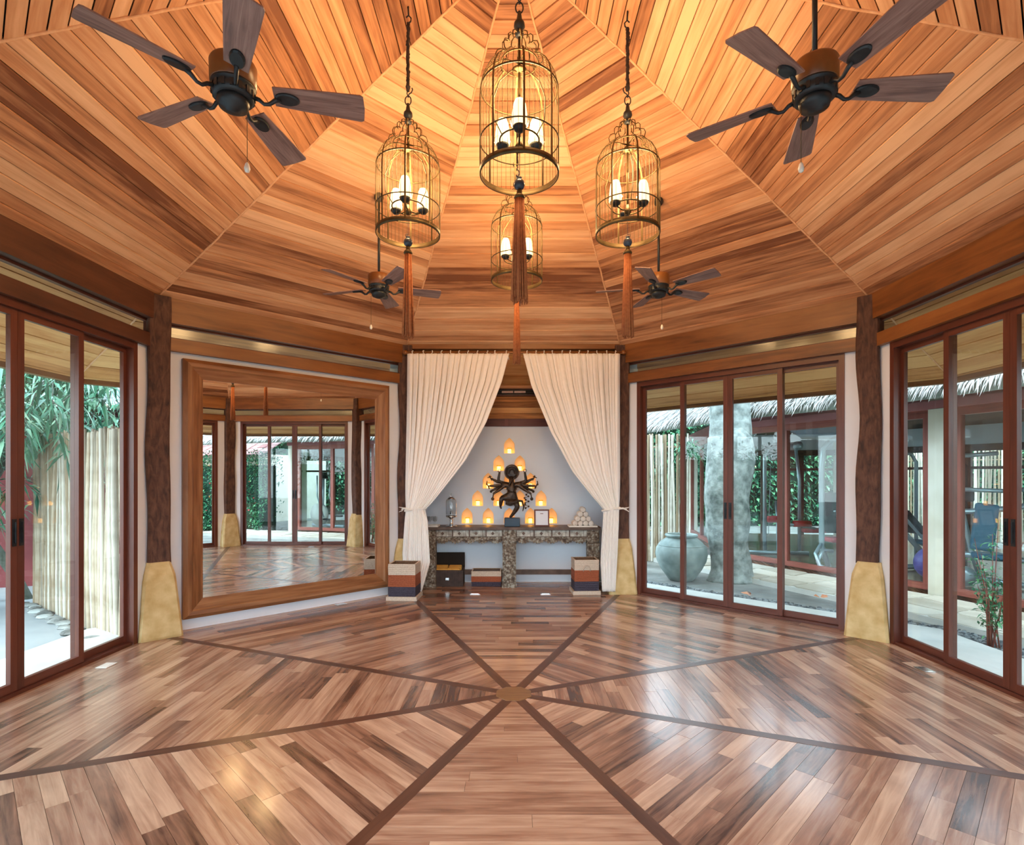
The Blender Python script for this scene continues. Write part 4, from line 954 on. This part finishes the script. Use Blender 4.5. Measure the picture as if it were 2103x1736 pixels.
# thatch
M['thatch']=leafmat('dry_thatch',(.12,.10,.09),(.42,.39,.36),(.72,.70,.68),.8)
E0=[Vector((1.7,11.2)),Vector((2.92,7.2)),Vector((3.50,5.05)),Vector((4.72,3.02)),Vector((6.25,-1.9)),Vector((8.4,-6.4))]
I0=[Vector((4.9,12.0)),Vector((5.6,8.6)),Vector((6.2,6.8)),Vector((7.2,4.4)),Vector((8.8,.4)),Vector((11.0,-3.6))]
m=MB()
for i in range(5):
    a,b,c,d=E0[i],E0[i+1],I0[i+1],I0[i]
    m.hexa([(a.x,a.y,2.34),(b.x,b.y,2.34),(c.x,c.y,4.25),(d.x,d.y,4.25),(a.x,a.y,2.46),(b.x,b.y,2.46),(c.x,c.y,4.45),(d.x,d.y,4.45)],.1)
m.build('roof_core',M['twig'],gy)
m=MB()
for i in range(5):
    a,b,c,d=E0[i],E0[i+1],I0[i+1],I0[i]; L=(b-a).length
    for r in range(9):
        t=r*.055; 
        for _ in range(int(L*105)):
            s=random.random(); p=a+(b-a)*s; q=d+(c-d)*s; tt=t+random.uniform(0,.05)
            P=Vector((p.x+(q.x-p.x)*tt,p.y+(q.y-p.y)*tt,2.47+1.99*tt+random.uniform(0,.04))); dn=Vector((p.x-q.x,p.y-q.y,-1.99)).normalized()
            along=Vector(((b-a).x,(b-a).y,0)).normalized(); l=random.uniform(.22,.46)*(1 if r else .62)
            dn=(dn+along*random.gauss(0,.16)+Vector((0,0,random.gauss(0,.06)-(.35 if r==0 else 0)))).normalized(); w=along*random.uniform(.004,.010)
            mid=P+dn*l*.6+Vector((0,0,.015)); e=P+dn*l+Vector((0,0,-.03*random.random()))
            m.add([tuple(P-w),tuple(P+w),tuple(mid+w*.9),tuple(mid-w*.9),tuple(e)],[(0,1,2,3),(3,2,4)],min(1,max(0,random.gauss(.62,.25))),[(0,0)]*5)
stuff(m.build('thatch',M['thatch'],gy))
# flagstones in front of the gym
pv=thing('flagstone_path','pale irregular flagstone path along the foot of the gym pavilion','path')
line=[Vector((3.1,8.2)),B_+Vector((-.15,-.1)),G1+Vector((-.14,-.06)),G2+Vector((-.14,-.05)),Vector((7.6,-3.6))]
segs=[]; 
for a,b in zip(line[:-1],line[1:]):
    n=max(1,round((b-a).length/.62)); segs+= [a+(b-a)*(i/n) for i in range(n)]
segs.append(line[-1]); rows=3; Wd=1.15; grid=[]
for i,p in enumerate(segs):
    q=segs[max(0,i-1)]; r=segs[min(len(segs)-1,i+1)]; d=(r-q).normalized(); nn=Vector((d.y,-d.x)); nn=nn if nn.x<0 else -nn
    grid.append([p+nn*(Wd*j/rows)+Vector((random.uniform(-.09,.09),random.uniform(-.09,.09)))*(1 if 0<j<rows else .25) for j in range(rows+1)])
m=MB()
for i in range(len(grid)-1): 
    a,b,c,d=grid[i][0],grid[i][rows],grid[i+1][rows],grid[i+1][0]; m.prism([tuple(a),tuple(b),tuple(c),tuple(d)],-.13,-.062)
m.build('mortar',M['terrace'],pv)
for i in range(len(grid)-1):
    for j in range(rows):
        qd=[grid[i][j],grid[i][j+1],grid[i+1][j+1],grid[i+1][j]]; c=sum(qd,Vector((0,0)))/4; pts=[]
        for k in range(4):
            a=c+(qd[k]-c)*.955; b=c+(qd[(k+1)%4]-c)*.955; pts+= [tuple(a+(b-a)*.1),tuple((a+b)/2+(c-(a+b)/2)*random.uniform(-.04,.06)),tuple(a+(b-a)*.9)]
        m=MB(); m.prism(pts,-.07,-.05+random.uniform(-.006,.006)); m.build('flagstone',M['pave'],pv)
# jar
M['jar']=plain('mossy_grey_clay',(.10,.14,.13),.7,col2=(.34,.40,.37),scale=4,bump=.3,detail=9)
jr=thing('clay_jar','big round grey-green clay jar in the courtyard beyond the rear right glass door','jar',(2.55,4.72,-.13))
m=MB(); m.lathe([(.0,.0),(.17,.0),(.20,.03),(.30,.17),(.365,.30),(.385,.40),(.37,.49),(.31,.58),(.235,.635),(.21,.65),(.205,.67),(.18,.67),(.18,.62),(.25,.56),(.30,.45),(.2,.1),(.0,.06)],40); m.build('body',M['jar'],jr)
m=MB(); m.lathe([(.205,.655),(.235,.665),(.245,.685),(.235,.70),(.195,.70),(.185,.68),(.19,.66)],40); m.build('rim',M['jar'],jr)
m=MB(); m.tube([(.338*math.cos(a),.338*math.sin(a),.535) for a in [2*math.pi*i/40 for i in range(40)]],.008,6,True); m.build('raised_band',M['jar'],jr)
# big tree
tr=thing('forked_tree','thick mottled grey tree trunk forking before the thatched gym roof','tree',(3.27,4.72,-.13))
def knobby(pts,rs,n,seed,m):
    m.tube(pts,rs,n)
    k=len(pts)
    for i in range(len(m.v)-k*n,len(m.v)):
        x,y,z=m.v[i]; q=noise.noise(Vector((x*3,y*3,z*2+seed)))*.09; c=pts[(i-(len(m.v)-k*n))//n]; m.v[i]=(x+(x-c[0])*q*2.2,y+(y-c[1])*q*2.2,z)
def dens(p,r,n):
    P=[];Rr=[]
    for i in range(len(p)-1):
        for j in range(n): t=j/n; P.append(tuple(p[i][k]*(1-t)+p[i+1][k]*t for k in range(3))); Rr.append(r[i]*(1-t)+r[i+1]*t)
    P.append(p[-1]); Rr.append(r[-1]); return P,Rr
m=MB(); P,Rr=dens([(0.02,0,0),(0.02,0,.15),(.0,0,.6),(-.03,0,1.2),(0,0,1.7),(.03,0,2.15),(.03,0,2.3)],[.36,.30,.29,.335,.34,.31,.2],5); knobby(P,Rr,24,1,m)
P,Rr=dens([(-.04,0,1.95),(-.13,0,2.5),(-.10,.0,3.4),(-.1,0,6)],[.24,.15,.125,.10],6); knobby(P,Rr,18,4,m)
P,Rr=dens([(.08,0,1.95),(.16,0,2.5),(.20,.05,3.4),(.5,.1,6)],[.25,.17,.14,.1],6); knobby(P,Rr,18,8,m); m.build('trunk',M['bark'],tr)
m=MB(); leafs(m,5200,lambda:(random.gauss(.2,1.5),random.gauss(0,1.4),random.uniform(5.2,7.4)),.22,.10,lambda p:rnd(),.4); stuff(m.build('crown',M['lf_far'],tr))
fp=thing('fern','small bright green fern growing high beside the cream column behind the clay jar','fern',(2.95,5.6,1.95))
m=MB(); leafs(m,260,lambda:(random.gauss(0,.06),random.gauss(0,.06),random.gauss(0,.05)),.17,.035,lambda p:rnd(),.9); m.build('fronds',M['lf_bush'],fp); m=MB(); m.tube([(0,0,-.1),(.15,.1,-.02),(.35,.02,.05)],.012,6); m.build('stem',M['twig'],fp)
# shrub by the near right door
sb=thing('young_shrub','young shrub with red stems and small green leaves outside the right glass door','shrub',(4.36,1.36,-.13))
m=MB(); lf=MB(); M['redstem']=plain('red_stem',(.22,.05,.04),.7,col2=(.3,.1,.06))
for i in range(11):
    a=random.random()*6.28; r=random.uniform(.05,.26); h=random.uniform(.5,1.2); b=(random.uniform(-.05,.05),random.uniform(-.05,.05),0); e=(r*math.cos(a),r*math.sin(a),h); mid=(e[0]*.35,e[1]*.35,h*.5)
    m.tube([b,mid,e],[.007,.005,.002],5)
    for k in range(46): t=random.uniform(.25,1); q=Vector(b).lerp(Vector(mid),min(1,t*2)) if t<.5 else Vector(mid).lerp(Vector(e),t*2-1); leafs(lf,1,lambda:q+rnd()*.03,.062,.022,lambda p:rnd()+Vector((0,0,.4)),.3)
m.build('stems',M['redstem'],sb); stuff(lf.build('leaves',M['lf_bush'],sb))
M['deadleaf']=plain('dry_orange_leaf',(.5,.14,.05),.7,col2=(.62,.25,.1),scale=20)
for i,(x,y,w) in enumerate(((3.88,3.30,'on the pebbles nearest the wavy post'),(3.06,3.45,'on the ground before the tree trunk'))):
    m=MB(); 
    for k in range(3): leafs(m,1,lambda:(random.uniform(-.02,.02),random.uniform(-.02,.02),.02),.13,.07,lambda p:Vector((random.gauss(0,1),random.gauss(0,1),.35)),.2)
    o=m.build('dead_leaf',M['deadleaf']); o.location=(x,y,-.105); tag(o,'curled orange dead leaf '+w,'leaf','dead leaves')

# ---------------------------------------------------------------- gym machines
def ring_pts(c,r,ax,n=20):
    o=[]
    for i in range(n):
        a=2*math.pi*i/n
        o.append((c[0]+r*math.cos(a),c[1],c[2]+r*math.sin(a)) if ax=='y' else (c[0],c[1]+r*math.cos(a),c[2]+r*math.sin(a)))
    return o
def gm(label,loc,rz,tubes,pads,discs=(),cat='gym machine',name='gym_machine'):
    e=thing(name,label,cat,loc,rz)
    m=MB()
    for pts,r in tubes: m.tube(pts,r,9)
    m.build('frame',M['silver'],e)
    for (nm,c,s,rot,mt) in pads:
        m=MB(); m.obox(c,s,rot); o=m.build(nm,M[mt],e); b=o.modifiers.new('b','BEVEL'); b.width=min(s)*.35; b.segments=3
    for (nm,c,r,w,ax,mt) in discs:
        m=MB(); p=[(r*.2,-w/2),(r,-w/2),(r,w/2),(r*.2,w/2)]; m.lathe(p,20)
        for i in range(len(m.v)):
            x,y,z=m.v[i]; m.v[i]=(x+c[0],z+c[1],y+c[2]) if ax=='y' else (z+c[0],x+c[1],y+c[2])
        m.build(nm,M[mt],e)
    return e
F=-.02
gm('tall silver cable machine with red roller pads inside the gym behind the tree trunk',(4.80,6.86,F),R_(-8),
   [([(0,0,0),(0,0,1.85),(.05,0,1.98),(.2,0,2.03),(.55,0,2.05)],.035),([(-.35,-.1,.03),(.75,-.1,.03)],.035),([(.2,-.1,.03),(.2,-.1,.6),(.2,0,1.0)],.025),([(.55,0,2.05),(.62,0,1.4),(.62,0,.05)],.03),([(.2,-.1,.6),(.55,-.15,.55),(.85,-.15,.5)],.022),([(.05,-.05,.35),(.1,-.05,1.9)],.006)],
   [('seat',(.9,0,.45),(.5,.3,.08),(0,0,0),'redpad'),('backrest',(1.12,.05,.85),(.12,.3,.6),(0,R_(-12),0),'black'),('weight_stack',(.35,.1,.5),(.18,.12,.9),(0,0,0),'black')],
   [('roller',(.16,-.12,.66),.065,.28,'x','redpad'),('roller',(.62,-.14,.58),.06,.3,'x','redpad'),('pulley',(.14,-.04,1.86),.10,.03,'y','silver'),('pulley',(.58,-.04,2.05),.09,.03,'y','silver')])
gm('silver arched rack with black bench just inside the gym glass left of the wavy post',(4.93,5.15,F),R_(-20),
   [([(.1,0,.02),(.0,0,.35),(.0,0,1.6),(.02,0,1.9),(.14,0,2.05),(.4,0,2.08)],.042),([(.4,0,2.08),(.9,0,2.05),(.95,0,.02)],.035),([(-.1,-.25,.12),(0,-.1,.3),(.15,-.02,.28)],.03),([(.08,-.3,.02),(-.08,-.3,.08),(-.12,-.2,.25),(.0,0,.4)],.03),([(.2,.2,.9),(.75,.2,.95)],.014)],
   [('seat',(.35,.45,.42),(.45,.28,.08),(0,0,R_(20)),'redpad'),('backrest',(.30,.7,.85),(.3,.09,.7),(R_(-15),0,0),'black')],
   [('plate',(.25,.2,.92),.13,.04,'x','black'),('plate',(.7,.2,.95),.13,.04,'x','black')])
gm('silver seated press machine with navy back pad inside the gym behind the red-stemmed shrub',(6.20,3.72,F),R_(-25),
   [([(-.20,0,1.25),(-.16,-.02,1.0),(-.05,0,.45),(.02,0,.18)],.032),([(-.42,-.05,1.30),(.35,-.05,1.27),(.52,0,1.30)],.028),([(-.42,-.1,.98),(-.1,-.12,1.0),(.35,-.1,1.05),(.6,-.1,1.12)],.038),([(-.4,-.1,.93),(-.3,-.2,.92),(-.22,-.2,.97)],.015),([(-.2,0,.42),(.3,-.05,.38),(.75,-.05,.36)],.042),([(.02,-.05,.1),(.35,-.05,.06),(.8,-.1,.05)],.04),([(-.3,.1,.05),(.1,.0,.12)],.05),([(-.1,.25,0),(-.1,.25,1.75)],.03),([(.52,0,1.30),(.55,0,1.05)],.03),([(-.1,.25,1.75),(.3,.25,1.78)],.03)],
   [('back_pad',(.04,-.16,.80),(.25,.09,.62),(R_(-8),R_(8),0),'bluepad'),('seat',(.10,-.12,.42),(.34,.34,.08),(0,0,0),'bluepad'),('head_pad',(-.08,.12,1.22),(.18,.08,.2),(0,0,0),'black'),('weight_stack',(-.12,.35,.9),(.22,.14,1.5),(0,0,0),'black')],
   [('foot_wheel',(-.16,-.12,.14),.13,.06,'y','silver')])
gm('dark exercise bike with silver bars in the gym right of the press machine',(7.9,2.7,F),R_(20),
   [([(0,0,.05),(.05,0,.6),(.1,0,.95)],.035),([(-.5,0,.05),(.6,0,.05)],.04),([(-.3,0,.3),(-.35,0,.85)],.03),([(.1,-.22,1.02),(.12,0,.96),(.1,.22,1.02)],.018)],
   [('saddle',(-.36,0,.9),(.26,.17,.07),(0,0,0),'black'),('console',(.16,0,1.08),(.06,.22,.16),(0,R_(20),0),'black'),('shroud',(.28,0,.42),(.62,.14,.5),(0,R_(8),0),'black')],
   [('flywheel',(.3,-.09,.38),.24,.05,'y','black')],'exercise bike','exercise_bike')
gm('slanting silver leg press with grey sled inside the gym beside the purple ball',(6.35,5.0,F),R_(10),
   [([(-.55,0,1.15),(.35,0,.28),(.5,0,.05)],.04),([(-.55,.3,1.15),(.35,.3,.28),(.5,.3,.05)],.04),([(-.5,0,.05),(.7,0,.05)],.04),([(-.35,0,.05),(-.45,0,1.05)],.03),([(0,.5,0),(0,.5,1.7),(.1,.5,1.85),(.4,.5,1.85),(.5,.5,1.7),(.5,.5,0)],.03),([(.25,.5,1.85),(.25,.5,.3)],.02)],
   [('sled',(-.1,.15,.75),(.08,.5,.5),(0,R_(-45),0),'black'),('seat',(.45,.15,.35),(.4,.34,.08),(0,R_(20),0),'bluepad')])
bl=thing('exercise_ball','purple exercise ball on the gym floor beside the cream corner column','ball',(5.93,4.12,F)); M['purple']=plain('purple_rubber',(.17,.13,.50),.35,col2=(.20,.16,.56))
m=MB(); m.sphere((0,0,.235),.235,28); m.build('ball',M['purple'],bl)
m=MB(); [m.tube([(math.sqrt(.2365**2-h*h)*math.cos(a),math.sqrt(.2365**2-h*h)*math.sin(a),.235+h) for a in [2*math.pi*i/30 for i in range(30)]],.003,4,True) for h in (-.09,-.03,.03,.09)]; m.build('grip_ring',M['purple'],bl)
gm('white and silver elliptical trainer seen in the mirror behind the gym glass',(7.7,-.75,F),R_(-60),
   [([(-.6,0,.05),(.7,0,.05)],.045),([(.3,0,.1),(.25,0,1.45)],.04),([(.22,-.25,1.5),(.25,-.22,.9),(.0,-.2,.3)],.02),([(.22,.25,1.5),(.25,.22,.9),(.0,.2,.3)],.02)],
   [('pedal',(-.2,-.2,.25),(.36,.13,.05),(0,0,0),'black'),('pedal',(-.1,.2,.32),(.36,.13,.05),(0,0,0),'black'),('console',(.22,0,1.5),(.06,.26,.2),(0,R_(20),0),'black')],
   [('drive_wheel',(.42,0,.36),.32,.12,'y','white')],'elliptical trainer','elliptical_trainer')
gm('black treadmill with silver rails seen in the mirror at the right part of the gym',(7.6,.9,F),R_(-75),
   [([(.6,-.33,.15),(.7,-.33,1.15),(.2,-.33,1.0)],.03),([(.6,.33,.15),(.7,.33,1.15),(.2,.33,1.0)],.03)],
   [('deck',(0,0,.12),(1.6,.66,.14),(0,0,0),'black'),('console',(.72,0,1.2),(.08,.7,.26),(0,R_(20),0),'black')],(),'treadmill','treadmill')

# ---------------------------------------------------------------- hedges, trees and a tiled roof further off
def hedge(name,label,cat,loc,rz,L,D,H,n,ls,lw,mat,top=0,flowers=0):
    e=thing(name,label,cat,loc,rz)
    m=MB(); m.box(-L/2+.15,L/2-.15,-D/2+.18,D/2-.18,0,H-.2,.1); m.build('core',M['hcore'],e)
    m=MB()
    def pos():
        u=random.random(); x=random.uniform(-L/2,L/2); z=random.uniform(0,H)
        bump=.10*math.sin(x*3+z*2)+.07*math.sin(x*7.3-z*5)
        if u<.72: return (x,-D/2+.10+bump+random.uniform(-.10,.12),z)
        if u<.8: return (x,D/2+random.uniform(-.2,.05),z)
        return (x,random.uniform(-D/2,D/2),H+bump+random.uniform(-.2,.1+top*random.random()))
    leafs(m,n,pos,ls,lw,lambda p:rnd()+Vector((0,-.6,-.2)),.5); stuff(m.build('foliage',mat,e))
    if flowers:
        m=MB(); leafs(m,flowers,lambda:(random.uniform(-L/2,L/2),-D/2-.02,random.uniform(.4,H)),.07,.05,lambda p:rnd(),.1); stuff(m.build('red_blossom',M['redpad'],e))
    return e
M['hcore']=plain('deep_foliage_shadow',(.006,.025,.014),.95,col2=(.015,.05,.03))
hedge('clipped_hedge','dense green hedge with small red flecks seen in the mirror left of the gym','hedge',(8.35,-4.85,-.13),R_(-72),5.4,.9,2.1,15000,.075,.042,M['lf_hedge'],.1,90)
hedge('clipped_hedge','leafy green hedge behind the rear openings of the gym','hedge',(15.2,0,-.13),R_(-90),28,1.2,3.2,30000,.16,.08,M['lf_far'],.6)
hedge('clipped_hedge','green hedge far behind the thatched roof and the clay jar','hedge',(7.5,14.5,-.13),0,22,1.4,3.9,26000,.19,.10,M['lf_far'],.9)
hedge('clipped_hedge','green hedge closing the garden at the far left','hedge',(-12.5,2.0,-.13),R_(90),16,1.2,2.4,9000,.16,.08,M['lf_far'],.5)
hedge('clipped_hedge','green hedge seen in the mirror outside the near right door','hedge',(5.4,-6.3,-.13),R_(-35),5,1.0,2.2,9000,.10,.05,M['lf_hedge'],.3)
hedge('clipped_hedge','unseen hedge added behind the viewer to darken the glass reflections','hedge',(0,-14.5,-.13),R_(180),26,1.4,1.9,6000,.22,.12,M['lf_far'],.4)  # out of view, added behind the camera to darken reflections in the door panes
def tree(label,loc,h,r,n):
    e=thing('shade_tree',label,'tree',loc)
    m=MB(); m.tube([(0,0,0),(.1,0,h*.4),(-.1,.1,h*.75),(0,0,h)],[.2,.16,.12,.05],9)
    for i in range(6): a=i*1.05; m.tube([(0,0,h*(.5+.06*i)),(r*.5*math.cos(a),r*.5*math.sin(a),h*(.72+.05*i))],[.08,.03],6)
    m.build('trunk',M['bark'],e)
    m=MB(); cl=[(Vector((random.gauss(0,r*.45),random.gauss(0,r*.45),h*.85+random.gauss(0,r*.35))),random.uniform(.5,1)*r*.5) for _ in range(14)]
    def pos():
        c,q=random.choice(cl); d=rnd().normalized(); return tuple(c+d*q*random.uniform(.7,1))
    leafs(m,n,pos,.30,.14,lambda p:rnd()+Vector((0,0,-.3)),.6); stuff(m.build('crown',M['lf_far'],e))
TL=['shade tree rising behind the gym, farthest right','shade tree behind the middle of the gym roof','shade tree behind the left end of the thatched roof','shade tree rising over the outbuilding at the left','shade tree at the far left beyond the garden hedge','shade tree behind the hedge in the mirror']
for w,loc,h,r in zip(TL,[(18,-1,-.13),(18,6,-.13),(9,18,-.13),(-12.5,11,-.13),(-15,4,-.13),(15,-8,-.13)],[5,5.5,5.5,5,5,5],[3,3,3.2,3,2.8,3]): tree(w,loc,h,r,5200)
rb=thing('tiled_house','low house with a pinkish-red tiled roof above the hedge in the mirror','building',(13.2,-6.6,-.13),R_(-70))
M['rtile']=plain('pinkish_red_tile',(.36,.14,.13),.7,col2=(.55,.30,.28),scale=3,toneamt=.4)
m=MB(); m.box(-3.5,3.5,-1.5,1.5,0,2.35); m.build('walls',M['gcol'],rb)
for r in range(9):
    for c in range(24):
        m=MB(); m.obox((-3.8+c*.32+.15,-2.0+r*.235,2.35+r*.125+(.02 if c%2 else 0)),(.31,.27,.03),(R_(26),0,0)); m.build('roof_tile',M['rtile'],rb)
# banana plant outside the near right door (seen at the mirror's left edge)
bn=thing('banana_plant','banana plant with long pale green stalks seen at the left edge of the mirror','plant',(4.75,-4.35,-.13))
M['banana']=plain('banana_green',(.08,.30,.08),.45,col2=(.30,.55,.16),scale=3)
for i in range(7):
    a=R_(52*i+10); ca,sa=math.cos(a),math.sin(a); h=random.uniform(1.7,2.4); sp=random.uniform(.35,.7)
    m=MB(); st_=[(0,0,0),(.12*ca,.12*sa,h*.5),(.3*sp*ca,.3*sp*sa,h*.8)]; m.tube(st_,[.05,.035,.02],7); m.build('stalk',M['banana'],bn)
    m=MB(); vv=[]; fs=[]; k=9
    for j in range(k+1):
        t=j/k; r_=.3*sp+t*.75*sp; z=h*.8+math.sin(t*2.2)*.55; w=.17*math.sin(math.pi*min(1,t*.93+.05))**.7
        vv+= [(r_*ca-sa*w,r_*sa+ca*w,z-.03),(r_*ca,r_*sa,z),(r_*ca+sa*w,r_*sa-ca*w,z-.03)]
    for j in range(k): fs+= [(3*j,3*j+1,3*j+4,3*j+3),(3*j+1,3*j+2,3*j+5,3*j+4)]
    m.add(vv,fs,.5,None,True); m.build('leaf',M['banana'],bn)
